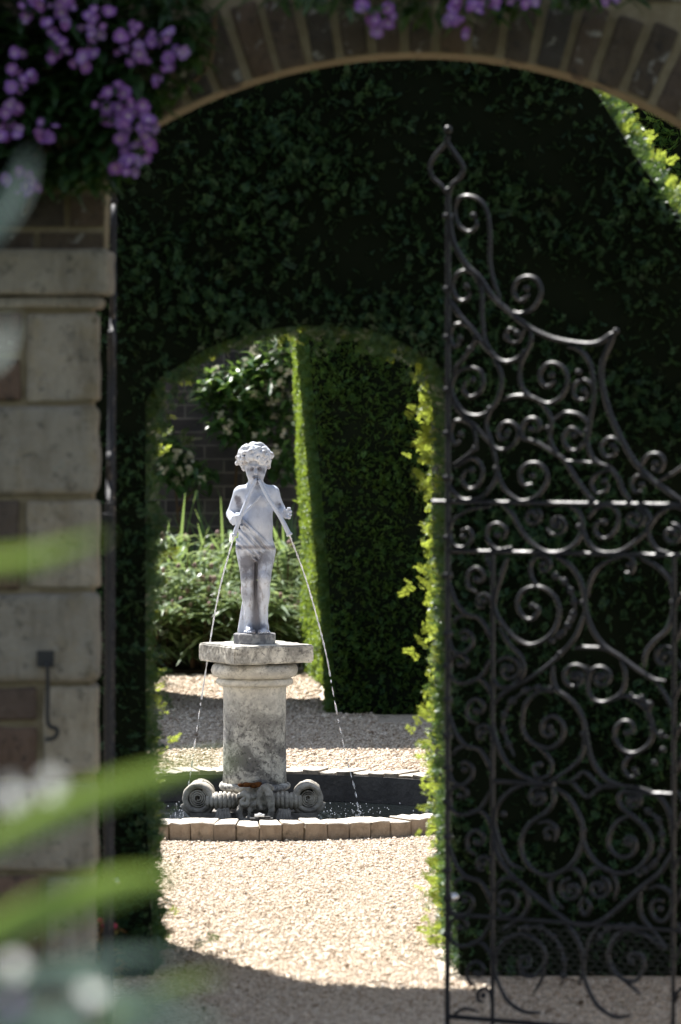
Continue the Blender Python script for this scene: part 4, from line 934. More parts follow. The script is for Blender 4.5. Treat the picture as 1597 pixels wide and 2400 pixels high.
for _ in range(4): bmesh.ops.subdivide_edges(bm, edges=[e for e in bm.edges if e.calc_length() > .02], cuts=1, use_grid_fill=True)
roughen(bmo('slab', bm, M_PED, ped), .003, 30)
def torus_prof(r, z0, z1, n_=9, bulge=None):
    h = (z1 - z0) / 2; b = bulge or h; return [(r - b + b * math.cos(a), (z0 + z1) / 2 + h * math.sin(a)) for a in np.linspace(-PI / 2, PI / 2, n_)]
z1, z2, z3, z4 = zl(1553), zl(1586), zl(1588), zl(1605)
bm = bmesh.new(); lathe(bm, [(.12, SB - .001)] + torus_prof(.182, z2, z1)[::-1] + [(.155, z2 - .001)], 64); roughen(bmo('torus_moulding', bm, M_PED, ped, smooth=True), .003, 26)
bm = bmesh.new(); lathe(bm, [(.12, z3 + .002)] + torus_prof(.161, z4, z3)[::-1] + [(.128, z4 - .001)], 64); roughen(bmo('torus_moulding', bm, M_PED, ped, smooth=True), .003, 26)
z5, z6 = zl(1833), zl(1850)
bm = bmesh.new(); lathe(bm, [(.138, z4), (.1325, z4 - .012), (.131, z4 - .05), (.1312, (z4 + z5) / 2), (.133, z5 + .03), (.135, z5)], 64); bmesh.ops.subdivide_edges(bm, edges=[e for e in bm.edges if e.calc_length() > .04], cuts=5, use_grid_fill=True); roughen(bmo('shaft', bm, M_PED, ped, smooth=True), .0022, 18)
bm = bmesh.new(); lathe(bm, [(.125, z5 + .004)] + torus_prof(.150, z6, z5)[::-1] + [(.13, z6 - .002)], 64); roughen(bmo('torus_moulding', bm, M_PED, ped, smooth=True), .003, 26)
bm = bmesh.new(); lathe(bm, [(.128, z6), (.135, z6 - .03), (.155, z6 - .08), (.20, z6 - .135), (.235, z6 - .16), (.24, z6 - .26)], 48); bmo('bell', bm, M_CARVED, ped, smooth=True)
# corner volutes, front pair seen face on
def volute(cx, cy, cz, r, rz):
    bm = bmesh.new(); M = Matrix.Translation((cx, cy, cz)) @ Matrix.Rotation(rz, 4, 'Z') @ Matrix.Rotation(R(90), 4, 'X')
    prof = [(.0005, .022), (r * .12, .020), (r * .2, .014), (r * .28, .010), (r * .52, .010), (r * .60, .016), (r * .66, .034), (r * .80, .042), (r * .92, .040), (r, .030), (r * .97, 0), (r, -.03), (r * .9, -.04)]
    lathe(bm, prof, 40, M)
    sp_ = [M @ Vector(((r * (.60 - .085 * t)) * math.cos(-4 * t + 1), (r * (.60 - .085 * t)) * math.sin(-4 * t + 1), .024)) for t in np.linspace(0, 5.5, 60)]
    tube(bm, sp_, .0042, 6)
    arc = [M @ Vector((r * 1.05 * math.cos(a), r * 1.05 * math.sin(a), .02)) for a in np.linspace(R(200), R(345), 14)]
    tube(bm, arc, [.012] * 14, 8)
    o = bmo('volute', bm, M_CARVED, ped, smooth=True); roughen(o, .0035, 40); bm = bmesh.new(); lathe(bm, [(.0005, .023), (r * .2, .021), (r * .45, .017), (r * .63, .019)], 20, M)
    for v in bm.verts: v.co += Vector([random.uniform(-.003, .003) for _ in range(3)])
    bmo('volute_eye', bm, M_EYEST, o, smooth=True); return o  # shade of the volute's hollow, put in as a dark rough disc
vz = zl(1862)
volute(-.228, -.135, vz, .066, R(-8)); volute(.222, -.135, vz, .062, R(10)); volute(-.226, .11, vz - .004, .056, R(188)); volute(.220, .11, vz - .004, .054, R(172))
bm = bmesh.new(); box(bm, -.262, .262, -.185, .235, -.2, .004); bmo('abacus', bm, M_CARVED, ped, bevel=.012, seg=3)
# side balusters
for sgn in (-1, 1):
    bm = bmesh.new(); M = Matrix.Translation((sgn * .128, -.165, zl(1868))) @ Matrix.Rotation(R(90) * sgn, 4, 'Y')
    lathe(bm, [(.016, -.07)] + [(max(.018, .040 - 3.4 * t * t) * (1 - (.16 if abs((t * 55) % 1 - .5) > .34 else 0)), t) for t in np.linspace(-.068, .068, 56)] + [(.02, .07)], 24, M); roughen(bmo('baluster_scroll', bm, M_CARVED, ped, smooth=True), .003, 50)
    bm = bmesh.new()
    for q_ in range(-2, 3):
        P = [(sgn * (.125 + q_ * .008 + t * q_ * .012), -.20 - .03 * math.sin(t * 2.6), zl(1886) - .075 * t) for t in np.linspace(0, 1, 8)]; tube(bm, P, [.009 + .004 * t for t in np.linspace(0, 1, 8)], 7)
    roughen(bmo('acanthus_leaf', bm, M_CARVED, ped, smooth=True), .004, 60)
# central grotesque mask
A = Field((-.10, -.29, -.05), (.10, -.10, .20), .003); zc = zl(1850)
m8 = lambda cx, cy, y: ((cx - 549) * .000794, y, zl(1480 + cy / 2.24))
def chain(pts, r0, r1, k=.004):
    P = catmull([np.array(q) for q in pts], 4)
    for i in range(len(P) - 1): A.cone(P[i], P[i + 1], r0 + (r1 - r0) * i / len(P), r0 + (r1 - r0) * (i + 1) / len(P), k)
A.ell(m8(555, 865, -.165), (.062, .04, .055), .012)
chain([m8(640, 800, -.19), m8(606, 790, -.215), m8(582, 822, -.225), m8(580, 870, -.225), m8(592, 900, -.23)], .014, .008)      # looped trunk
chain([m8(606, 792, -.215), m8(632, 830, -.228), m8(643, 890, -.235), m8(636, 945, -.235), m8(612, 966, -.235), m8(594, 948, -.23)], .015, .009)
chain([m8(478, 838, -.20), m8(505, 826, -.22), m8(524, 850, -.226), m8(512, 882, -.228), m8(488, 872, -.226), m8(496, 852, -.228)], .012, .007)   # curl
chain([m8(478, 900, -.21), m8(480, 940, -.22), m8(500, 966, -.224), m8(526, 950, -.224), m8(534, 900, -.22), m8(552, 880, -.225)], .013, .010)
for q in ((545, 845), (560, 868), (536, 872), (552, 898), (566, 838)): A.ell(m8(*q, -.212), (.013, .014, .012), .004)
A.ell(m8(507, 925, -.225), (.012, .02, .016), .004, True); A.ell(m8(612, 905, -.232), (.011, .02, .026), .004, True); A.ell(m8(556, 935, -.21), (.020, .03, .020), .006, True)
V, Q = A.mesh(); roughen(raw('carved_mask', V, Q, M_CARVED, ped, True), .0045, 55)
bm = bmesh.new()
for i in range(26): sphere(bm, (random.uniform(-.058, .022), -.205 + random.uniform(-.02, .035), zc + .036 + random.uniform(-.003, .006)), random.uniform(.008, .014), 8, (1.2, 1.2, .6))
bmo('moss', bm, M_MOSS, ped, smooth=True)

# ------------------------------------------------------------------ pool
n = NT('sandstone_setts', .85, .25)
c = n.ramp(n.obrnd(), [(0, (.25, .20, .15)), (.4, (.30, .245, .185)), (.7, (.22, .18, .14)), (1, (.33, .275, .21))])
c = n.mix(n.ramp(n.noise(22, 6, .7), [(.4, 0.), (.65, .55)]), c, (.12, .085, .06))
c = n.mix(n.ramp(n.noise(10, 4), [(.55, 0.), (.64, .8)]), c, (.06, .052, .038))
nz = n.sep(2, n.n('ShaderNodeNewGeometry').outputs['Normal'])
c = n.mix(n.ramp(nz, [(.5, 0.), (.8, .8)]), c, (.66, .61, .53)); n.color(c); n.bump(n.noise(50, 6, .75), .8, .006); M_SETT = n.m  # upward faces painted paler, sunlight on the rim put into the colour
basin = thing('fountain_basin', (PX, PY, 0), 'round low pool edged with a ring of tan stone setts', 'fountain pool')
ns = 86
for k in range(ns):
    a0, a1 = 2 * PI * k / ns, 2 * PI * (k + 1) / ns; gap = random.uniform(.0004, .0018) / R_OUT
    bm = bmesh.new(); ro_, ri_ = R_OUT + random.uniform(-.007, .007), R_IN + random.uniform(-.006, .006); zt = RIM_Z + random.uniform(-.006, .005); m = 3
    lo_, hi_ = [], []
    for (r, aa) in [(ro_, np.linspace(a0 + gap, a1 - gap, m)), (ri_, np.linspace(a1 - gap, a0 + gap, m))]:
        for a in aa: lo_.append(bm.verts.new((r * math.cos(a), r * math.sin(a), -.02))); hi_.append(bm.verts.new((r * math.cos(a), r * math.sin(a), zt + random.uniform(-.003, .003))))
    bm.faces.new(lo_[::-1]); bm.faces.new(hi_)
    for i in range(6): bm.faces.new((lo_[i], lo_[(i + 1) % 6], hi_[(i + 1) % 6], hi_[i]))
    bm.normal_update(); bmesh.ops.triangulate(bm, faces=[f for f in bm.faces if len(f.verts) > 4])
    roughen(bmo('coping_stone', bm, M_SETT, basin, bevel=.007, seg=3), .006, 30)
n = NT('wet_pool_lining', .5, .4); n.color(n.ramp(n.noise(12, 5), [(.3, (.022, .021, .022)), (.7, (.06, .056, .054))])); n.bump(n.noise(30, 5), .5, .01); M_LINE = n.m
bm = bmesh.new(); lathe(bm, [(R_IN + .02, .052), (R_IN - .009, .052), (R_IN - .010, -.30), (0.01, -.32)], 96, cap=False); bmo('basin_lining', bm, M_LINE, basin)
bm = bmesh.new(); lathe(bm, [(R_OUT - .012, -.02), (R_OUT - .012, .050), (R_IN + .012, .054), (R_IN + .012, -.02)], 96, cap=False); bmo('mortar_bed', bm, M_MORTAR, basin)
n = NT('pool_water', .04, .5); n.color((.006, .008, .008)); n.b.inputs['IOR'].default_value = 1.33
rip = None
for ox, oy in ((-.435, .25), (.42, .22), (-.05, -.3)):
    vm = n.n('ShaderNodeVectorMath', operation='DISTANCE'); n.put(vm.inputs[0], n.co); vm.inputs[1].default_value = (ox, oy, 0)
    sn = n.math('SINE', n.math('MULTIPLY', vm.outputs['Value'], 150.)); rip = sn if rip is None else n.math('ADD', rip, sn)
n.bump(n.math('ADD', n.math('MULTIPLY', rip, .25), n.noise(24, 4)), .35, .008); M_WATER = n.m
bm = bmesh.new(); bmesh.ops.create_circle(bm, cap_ends=True, segments=96, radius=R_IN - .006)
wt = bmo('pool_water', bm, M_WATER); wt.location = (PX, PY, WATER_Z); tag(wt, 'dark rippled water filling the round pool', 'water', kind='structure')
n = NT('jet_water', .08, .6); n.color((.93, .95, 1.)); n.b.inputs['Transmission Weight'].default_value = .55; n.b.inputs['IOR'].default_value = 1.33; M_JET = n.m  # white body colour stands in for the backlight in the water
def jet(px, Y1, label, e):
    base_ = Vector((SX, 16.5, SLAB_TOP)) + e
    P = [base_] + [W(u, v, 16.5 + (base_.y - 16.5) + (Y1 - base_.y) * (i + 1) / len(px)) for i, (u, v) in enumerate(px)]
    P = catmull(P, 14); root = thing('water_jet', base_, label, 'water jet', 'jets of water from the pipes')
    P = [Vector(p) - base_ for p in P]; nP = len(P)
    bm = bmesh.new(); m = int(nP * .5)
    tube(bm, P[:m], [0.0031 * (1 + .3 * math.sin(i * 1.9) + random.uniform(-.2, .2)) for i in range(m)], 8)
    i = m
    while i < nP - 1:                                           # the stream breaks up on its way down
        L = random.randint(1, 4); seg = P[i:min(i + L + 1, nP)]
        if len(seg) > 1:
            Q_ = catmull(seg, 4) if len(seg) > 2 else [seg[0].lerp(seg[1], t) for t in np.linspace(0, 1, 5)]
            r_ = random.uniform(.0024, .0042); tube(bm, Q_, [max(.0008, r_ * math.sin(PI * (k + .4) / len(Q_))) for k in range(len(Q_))], 7)
        i += L + random.choice((0, 1, 1, 2))
    bmo('stream', bm, M_JET, root, smooth=True)
    bm = bmesh.new()
    for k in range(90):
        p = P[-1]; a = random.uniform(0, 2 * PI); r_ = abs(random.gauss(0, .13)); sphere(bm, (p.x + r_ * math.cos(a), p.y + r_ * math.sin(a), p.z + abs(random.gauss(0, .035))), random.uniform(.0012, .0032), 6)
    bmo('splash_drops', bm, M_JET, root, smooth=True)
jet([(520, 1360), (500, 1460), (480, 1590), (463, 1700), (449, 1800), (437, 1870), (428, 1918)], 16.80, 'thin jet of water falling from the left pipe of the statue', E1)
jet([(715, 1350), (744, 1450), (766, 1540), (786, 1650), (811, 1770), (832, 1850), (843, 1916)], 16.80, 'thin jet of water falling from the right pipe of the statue', E2)
# small fixture on the rim
fx = thing('fountain_fixture', (W(613, 1925, 15.46).x, 15.46, RIM_Z), 'small dark metal fixture with a white cap lying on the front pool edge', 'fixture')
bm = bmesh.new(); box(bm, -.045, .045, -.02, .02, 0, .006); box(bm, -.012, .035, -.012, .012, .006, .012); bmo('plate', bm, M_BLACK, fx, bevel=.002)
bm = bmesh.new(); box(bm, -.026, .012, -.016, .010, .012, .020); sphere(bm, (-.006, -.006, .02), .010, 10, (1, 1, .6)); bmo('cap', bm, NT('white_plastic', .3, .5).color((.75, .75, .75)).m, fx, smooth=True)

# ------------------------------------------------------------------ planting
def leaf_strips(P0, D, L, Wd, droop, nseg=5, fold=.25, up=None):
    """many lanceolate leaves as bent strips: P0, D (n,3), L, Wd, droop (n,) -> quads (k,4,3) two per segment"""
    n_ = len(P0); t = np.linspace(0, 1, nseg + 1)
    D = unit(D); Z = np.array([0, 0, 1.]); side = unit(np.cross(D, Z) + 1e-4); nrm = np.cross(side, D)
    c = P0[:, None] + D[:, None] * (L[:, None] * t)[..., None] - Z * (droop * L)[:, None, None] * (t ** 2)[None, :, None]
    hz_ = np.concatenate([D[:, :2], np.zeros((n_, 1))], 1); c = c + unit(hz_)[:, None] * (droop * L * .9)[:, None, None] * (t ** 2.2)[None, :, None]
    wd = (Wd[:, None] * np.sin(PI * np.clip(t * .92 + .06, 0, 1)) ** .8)[..., None]
    e1 = c + side[:, None] * wd + nrm[:, None] * wd * fold; e2 = c - side[:, None] * wd + nrm[:, None] * wd * fold
    q1 = np.stack([c[:, :-1], e1[:, :-1], e1[:, 1:], c[:, 1:]], 2); q2 = np.stack([e2[:, :-1], c[:, :-1], c[:, 1:], e2[:, 1:]], 2)
    return np.concatenate([q1, q2], 1).reshape(-1, 4, 3)
def weld(name, Q, m, parent):
    return quads_obj(name, Q, m, parent)

M_BORDER = leaf_mat('silver_green_leaves', [(.08, .14, .06), (.14, .22, .11), (.23, .31, .20), (.11, .20, .05)], (.50, .60, .20), .38, .32, .6, 2.0)
M_BLADE = leaf_mat('iris_blades', [(.08, .17, .07), (.12, .22, .09), (.17, .27, .13)], (.44, .56, .14), .38, .4, .4, 2.0)
M_STEM = NT('plant_stems', .8, .2).color((.10, .065, .035)).m
M_SEED = NT('dusty_pink_seedheads', .8, .2).color((.36, .24, .22)).m
def shrublet(h, nst, nlf, lw, seed):
    nlf = int(nlf * .75)
    r = np.random.default_rng(seed); root = thing('border_plant', (0, 0, 0), 'bushy border plant with narrow silvery green leaves in front of the far wall', 'plant', 'leafy plants in the flower border')
    bm = bmesh.new(); P0, D, L, Wd = [], [], [], []; heads = []
    for i in range(nst):
        a = r.uniform(0, 6.28); lean = r.uniform(.05, .35); hh = h * r.uniform(.65, 1.05)
        pts = [Vector((math.cos(a) * lean * hh * t ** 1.4 + .05 * math.cos(a), math.sin(a) * lean * hh * t ** 1.4 + .05 * math.sin(a), hh * t)) for t in np.linspace(0, 1, 6)]
        tube(bm, pts, list(np.linspace(.005, .002, 6)), 5)
        for k in range(nlf):
            t = r.uniform(.15, 1.0); j = min(4, int(t * 5)); p = pts[j].lerp(pts[j + 1], t * 5 - j); b = r.uniform(0, 6.28)
            P0.append(p); D.append((math.cos(b), math.sin(b), r.uniform(.25, .9))); L.append(r.uniform(.11, .22) * (1.15 - .4 * t)); Wd.append(lw * r.uniform(.7, 1.2))
        if i % 4 == 0: heads.append((pts[-1] + Vector((0, 0, .02)), r.uniform(.010, .018)))
    bmo('stem', bm, M_STEM, root)
    weld('foliage', leaf_strips(np.array([p[:] for p in P0]), np.array(D), np.array(L), np.array(Wd), r.uniform(.25, .8, len(L))), M_BORDER, root)
    for p, q in heads: bm = bmesh.new(); sphere(bm, p, q, 8, (1, 1, 1.4)); bmo('seed_head', bm, M_SEED, root, smooth=True)
    return root
def bladeplant(h, nb, seed):
    r = np.random.default_rng(seed); root = thing('blade_plant', (0, 0, 0), 'tall strappy leaved plant with arching blades at the foot of the far wall', 'plant', 'strap leaved plants in the flower border')
    b = r.uniform(0, 6.28, nb); P0 = np.stack([np.cos(b) * .05, np.sin(b) * .05, np.zeros(nb)], -1)
    D = np.stack([np.cos(b) * r.uniform(.08, .5, nb), np.sin(b) * r.uniform(.08, .5, nb), np.ones(nb)], -1)
    weld('blade_leaves', leaf_strips(P0, D, h * r.uniform(.7, 1.1, nb), r.uniform(.009, .016, nb), r.uniform(.05, .42, nb), 8), M_BLADE, root); return root
protos = [shrublet(.62, 16, 17, .014, 1), shrublet(.45, 18, 15, .016, 2), shrublet(.78, 14, 18, .013, 3)]
used = [0, 0, 0]
def place(protos, used, i, x, y, s, rz):
    o = protos[i] if not used[i] else dup(protos[i]); used[i] = 1
    o.location = (x, y, .02); o.rotation_euler[2] = rz; o.scale = (s, s, s * random.uniform(.92, 1.1)); return o
spots = [(-1.25, 24.98, 1), (-1.08, 25.02, 1), (-.92, 24.95, 1), (-.76, 25.02, 1), (-.60, 24.96, 1), (-.46, 25.05, 1), (-1.32, 25.35, 0), (-1.12, 25.4, 0), (-.93, 25.35, 0), (-.72, 25.42, 0), (-.53, 25.36, 0), (-.36, 25.42, 1),
         (-1.25, 25.8, 2), (-1.02, 25.85, 2), (-.80, 25.8, 2), (-.58, 25.88, 2), (-.40, 25.8, 2), (-.28, 25.6, 0), (-1.1, 26.3, 2), (-.66, 26.3, 2), (-.36, 26.2, 2), (-.24, 25.15, 1)]
for x, y, i in spots: place(protos, used, i, x + random.uniform(-.03, .03), y, random.uniform(.85, 1.12), random.uniform(0, 6.28))
bp = [bladeplant(1.12, 34, 4), bladeplant(.92, 38, 5)]; ub = [0, 0]
for x, y, i in [(-1.15, 26.5, 0), (-.98, 26.7, 1), (-.80, 26.6, 0), (-1.3, 26.2, 1), (-.35, 26.5, 0), (-.22, 26.15, 1), (-.5, 26.8, 0), (-.9, 26.1, 1), (-1.22, 26.75, 0), (-1.05, 26.3, 1), (-.7, 26.85, 0), (-1.3, 26.6, 0), (-.3, 26.8, 0), (-.45, 26.35, 1)]: place(bp, ub, i, x, y, random.uniform(.9, 1.1), random.uniform(0, 6.28))

# white flowered climbers on the far wall
M_CLIMB = leaf_mat('climber_leaves', [(.030, .085, .032), (.050, .125, .042), (.080, .17, .056)], (.30, .46, .07), .35, .35, .4, 2.5)
M_WHITE = NT('cream_petals', .7, .2).color((.62, .59, .47)); M_WHITE.translucent((.6, .58, .45), .3); M_WHITE = M_WHITE.m
def climber(label, blobs, nleaf, nfl, seed, stems):
    r = np.random.default_rng(seed); YW = 27.35; c0 = W(blobs[0][0], blobs[0][1], YW)
    root = thing('white_climber', (c0.x, YW, 0), label, 'climbing plant')
    org = np.array([c0.x, YW, 0]); P = []
    wts = np.array([b[2] * b[3] for b in blobs], float); wts /= wts.sum()
    for i in r.choice(len(blobs), nleaf, p=wts):
        u, v, ru, rv = blobs[i]; a = r.uniform(0, 6.28); q_ = math.sqrt(r.random())
        p = W(u + ru * q_ * math.cos(a), v + rv * q_ * math.sin(a), YW - abs(r.normal(0, .16))); P.append(np.array(p) - org)
    P = np.array(P); n_ = len(P); D = np.stack([r.normal(0, 1, n_), -np.abs(r.normal(.6, .5, n_)), r.normal(.1, .7, n_)], -1)
    weld('foliage', leaf_strips(P, D, r.uniform(.05, .10, n_), r.uniform(.013, .024, n_), r.uniform(.1, .5, n_), 3), M_CLIMB, root)
    for st in stems:
        bm = bmesh.new(); pts = catmull([np.array(W(u, v, YW + .06)) - org for u, v in st], 5); tube(bm, pts, list(np.linspace(.012, .006, len(pts))), 6); bmo('stem', bm, M_STEM, root, smooth=True)
    for k in range(nfl):
        i = r.choice(len(blobs), p=wts); u, v, ru, rv = blobs[i]; a = r.uniform(0, 6.28); q_ = math.sqrt(r.random()) * 1.05
        p = np.array(W(u + ru * q_ * math.cos(a), v + rv * q_ * math.sin(a), YW - r.uniform(.12, .36))) - org
        m = r.integers(4, 10); bp_ = p + r.normal(0, .014, (m, 3)); Q = []
        for c_ in bp_:
            ax_ = unit(np.array([r.normal(0, .5), -1, r.normal(.2, .5)])); s1 = unit(np.cross(ax_, r.normal(size=3))); s2 = np.cross(ax_, s1)
            for j in range(5):
                an = j * 1.2566; d = s1 * math.cos(an) + s2 * math.sin(an); tq = np.cross(ax_, d); L = .017
                Q.append([c_, c_ + d * L * .6 + tq * L * .42 + ax_ * .003, c_ + d * L + ax_ * .005, c_ + d * L * .6 - tq * L * .42 + ax_ * .003])
        quads_obj('blossom', np.array(Q), M_WHITE, root)
climber('white flowered climber spreading over the far wall behind the statue head', [(545, 930, 75, 75), (600, 900, 60, 60), (500, 905, 45, 35), (640, 850, 55, 60), (560, 1010, 70, 35), (680, 800, 40, 45), (650, 990, 45, 50), (670, 1080, 45, 40), (690, 900, 30, 70)], 2100, 62, 11, [[(560, 1400), (550, 1200), (560, 1030), (570, 930)], [(570, 1000), (610, 900), (650, 820), (660, 770)]])
climber('smaller white flowered climber low on the far wall at left', [(405, 1090, 45, 50), (450, 1120, 50, 30), (390, 1050, 25, 60), (480, 1105, 25, 20)], 520, 20, 12, [[(430, 1400), (420, 1250), (410, 1120)], [(415, 1200), (470, 1130)]])

# little plants at the foot of the gate and beside the bed
M_RED = leaf_mat('red_orange_leaves', [(.10, .14, .03), (.22, .12, .03), (.30, .07, .03), (.16, .20, .05)], (.5, .35, .06), .4)
M_PINK = NT('crimson_petals', .6, .2).color((.40, .05, .10)).m
for (u, v, Y, hpx, lab, seed, pink) in ((246, 2290, 11.15, 130, 'small seedling with crimson flowers at the base of the left gate leaf', 21, 1), (322, 2262, 12.0, 70, 'low plant with orange and yellow leaves at the foot of the left hedge', 22, 0)):
    r = np.random.default_rng(seed); c0 = W(u, v, Y); root = thing('small_plant', (c0.x, Y, 0), lab, 'plant')
    hh = hpx * Y / F_PX + c0.z; n_ = 90; P = np.stack([r.normal(0, .022, n_), r.normal(0, .03, n_), r.uniform(.02, hh, n_)], -1)
    D = r.normal(size=(n_, 3)); D[:, 2] = np.abs(D[:, 2]); weld('foliage', leaf_strips(P, D, r.uniform(.025, .05, n_), r.uniform(.006, .011, n_), r.uniform(.1, .6, n_), 3), M_RED, root)
    bm = bmesh.new()
    for k in range(5): tube(bm, [(r.normal(0, .008), r.normal(0, .008), 0), (r.normal(0, .02), r.normal(0, .02), hh)], .002, 5)
    bmo('stem', bm, M_STEM, root)
    if pink:
        bm = bmesh.new()
        for k in range(9): sphere(bm, (r.normal(0, .014), r.normal(0, .012) - .01, hh - r.uniform(-.03, .03)), r.uniform(.005, .009), 8)
        bmo('flower_head', bm, M_PINK, root, smooth=True)

# ------------------------------------------------------------------ climbing rose on the arch
M_ROSELEAF = leaf_mat('rose_leaves', [(.010, .026, .010), (.018, .045, .015), (.030, .070, .020)], (.12, .22, .03), .3, .4, .35, 4)
n = NT('purple_petals', .65, .2)
at = n.n('ShaderNodeAttribute', attribute_name='tip'); c = n.ramp(at.outputs['Fac'], [(0, (.50, .36, .14)), (.14, (.66, .60, .54)), (.40, (.52, .40, .58)), (.65, (.32, .16, .46)), (1, (.22, .11, .42))])
ah = n.n('ShaderNodeAttribute', attribute_name='bloom'); c = n.mix(n.ramp(ah.outputs['Fac'], [(.3, 0.), (1., .75)]), c, n.mix(.6, c, (.32, .07, .24)))
c = n.mix(n.ramp(ah.outputs['Fac'], [(0, .5), (.25, 0.)]), c, (.40, .33, .47))
c = n.mix(n.ramp(n.island(), [(0, 0.), (1, .45)]), c, (.20, .055, .20)); n.color(c); n.translucent(c, .3); M_PETAL = n.m
M_EYE = NT('flower_eye', .7, .1).color((.55, .36, .10)).m
rose = thing('climbing_rose', (wx(60), WY - .15, 0), 'purple rambling rose climbing over the top left of the stone arch', 'climbing rose')
RO = np.array([wx(60), WY - .15, 0])
r = np.random.default_rng(31)
def rose_pts(blobs, n_):
    wts = np.array([b[2] * b[3] for b in blobs], float); wts /= wts.sum(); P = []
    for i in r.choice(len(blobs), n_, p=wts):
        u, v, ru, rv = blobs[i]; a = r.uniform(0, 6.28); q_ = math.sqrt(r.random()); P.append(np.array(W(u + ru * q_ * math.cos(a), v + rv * q_ * math.sin(a), WY - r.uniform(.06, .26))) - RO)
    return np.array(P)
P = rose_pts([(60, 100, 260, 190), (280, 120, 190, 170), (100, 320, 210, 130), (260, 280, 90, 130), (-150, 250, 250, 280), (150, 400, 110, 45), (420, 60, 70, 90)], 4600)
P = np.vstack([P, rose_pts([(900, 10, 120, 40), (1060, 0, 140, 40), (1230, -10, 120, 30), (700, -20, 160, 35), (1400, -20, 130, 30)], 330)])
n_ = len(P); D = np.stack([r.normal(0, 1, n_), -np.abs(r.normal(.3, .5, n_)), r.normal(-.2, .6, n_)], -1)
weld('foliage', leaf_strips(P, D, r.uniform(.030, .060, n_), r.uniform(.009, .017, n_), r.uniform(.1, .6, n_), 3), M_ROSELEAF, rose)
for st in ([(505, 20), (500, 90), (490, 150), (455, 190), (420, 215)], [(-200, 500), (20, 330), (180, 200), (330, 60), (520, -30)], [(60, 500), (120, 300), (200, 100), (240, -40)], [(360, 20), (600, -25), (900, 0), (1250, -20)]):
    bm = bmesh.new(); pts = catmull([np.array(W(u, v, WY - .07)) - RO for u, v in st], 6); tube(bm, pts, list(np.linspace(.007, .004, len(pts))), 6); bmo('stem', bm, M_STEM, rose, smooth=True)
def flower_quads(c_, R_, ax_):
    s1 = unit(np.cross(ax_, r.normal(size=3))); s2 = np.cross(ax_, s1); Q, T = [], []
    for ring_, m in ((1.0, 6), (.62, 5)):
        for j in range(m):
            an = j * 2 * PI / m + ring_ * 3; d = s1 * math.cos(an) + s2 * math.sin(an); tq = np.cross(ax_, d); L = R_ * ring_ * r.uniform(.85, 1.1); up = R_ * (.28 if ring_ == 1 else .45)
            a_, b_, e_ = c_, c_ + d * L * .55 + ax_ * up * .45, c_ + d * L + ax_ * up
            w1, w2 = tq * L * .42, tq * L * .34
            Q += [[a_ - tq * L * .08, b_ - w1, b_ + w1, a_ + tq * L * .08], [b_ - w1, e_ - w2, e_ + w2, b_ + w1]]; T += [[0, .5, .5, 0], [.5, 1, 1, .5]]
    return Q, T
def cluster(u, v, ru, rv, nf, parent, O, Y, m=M_PETAL, R_=.0155):
    Q, T = [], []
    for k in range(nf):
        a = r.uniform(0, 6.28); q_ = math.sqrt(r.random()); c_ = np.array(W(u + ru * q_ * math.cos(a), v + rv * q_ * math.sin(a), Y - r.uniform(0, .05))) - O
        ax_ = unit(np.array([r.normal(0, .6), -1, r.normal(.1, .6)])); q1, t1 = flower_quads(c_, R_ * r.uniform(.55, 1.25), ax_); Q += q1; T += t1
    o = quads_obj('flower_cluster', np.array(Q), m, parent)
    nfq = len(Q) // nf; hb = o.data.attributes.new('bloom', 'FLOAT', 'POINT'); hb.data.foreach_set('value', np.repeat(r.random(nf), nfq * 4).astype(np.float32)); at_ = o.data.attributes.new('tip', 'FLOAT', 'POINT'); at_.data.foreach_set('value', np.array(T, np.float32).ravel())
    return o
for cl in [(95, 35, 55, 48, 14), (152, 15, 30, 25, 6), (165, 110, 60, 62, 22), (235, 55, 38, 38, 9), (330, 105, 62, 55, 18), (400, 110, 40, 38, 9), (55, 170, 46, 55, 15), (18, 280, 42, 58, 15), (105, 300, 28, 42, 8), (275, 245, 52, 50, 17), (320, 315, 48, 75, 24),
           (295, 385, 42, 32, 9), (60, 425, 46, 32, 10), (375, 165, 35, 30, 6), (875, 45, 48, 42, 12), (1065, 25, 58, 32, 13), (1100, 78, 12, 10, 2), (1225, 5, 40, 22, 8), (1160, 0, 40, 20, 6), (1430, -6, 30, 12, 4), (-80, 120, 60, 120, 25)]:
    cluster(*cl, rose, RO, WY - .26)

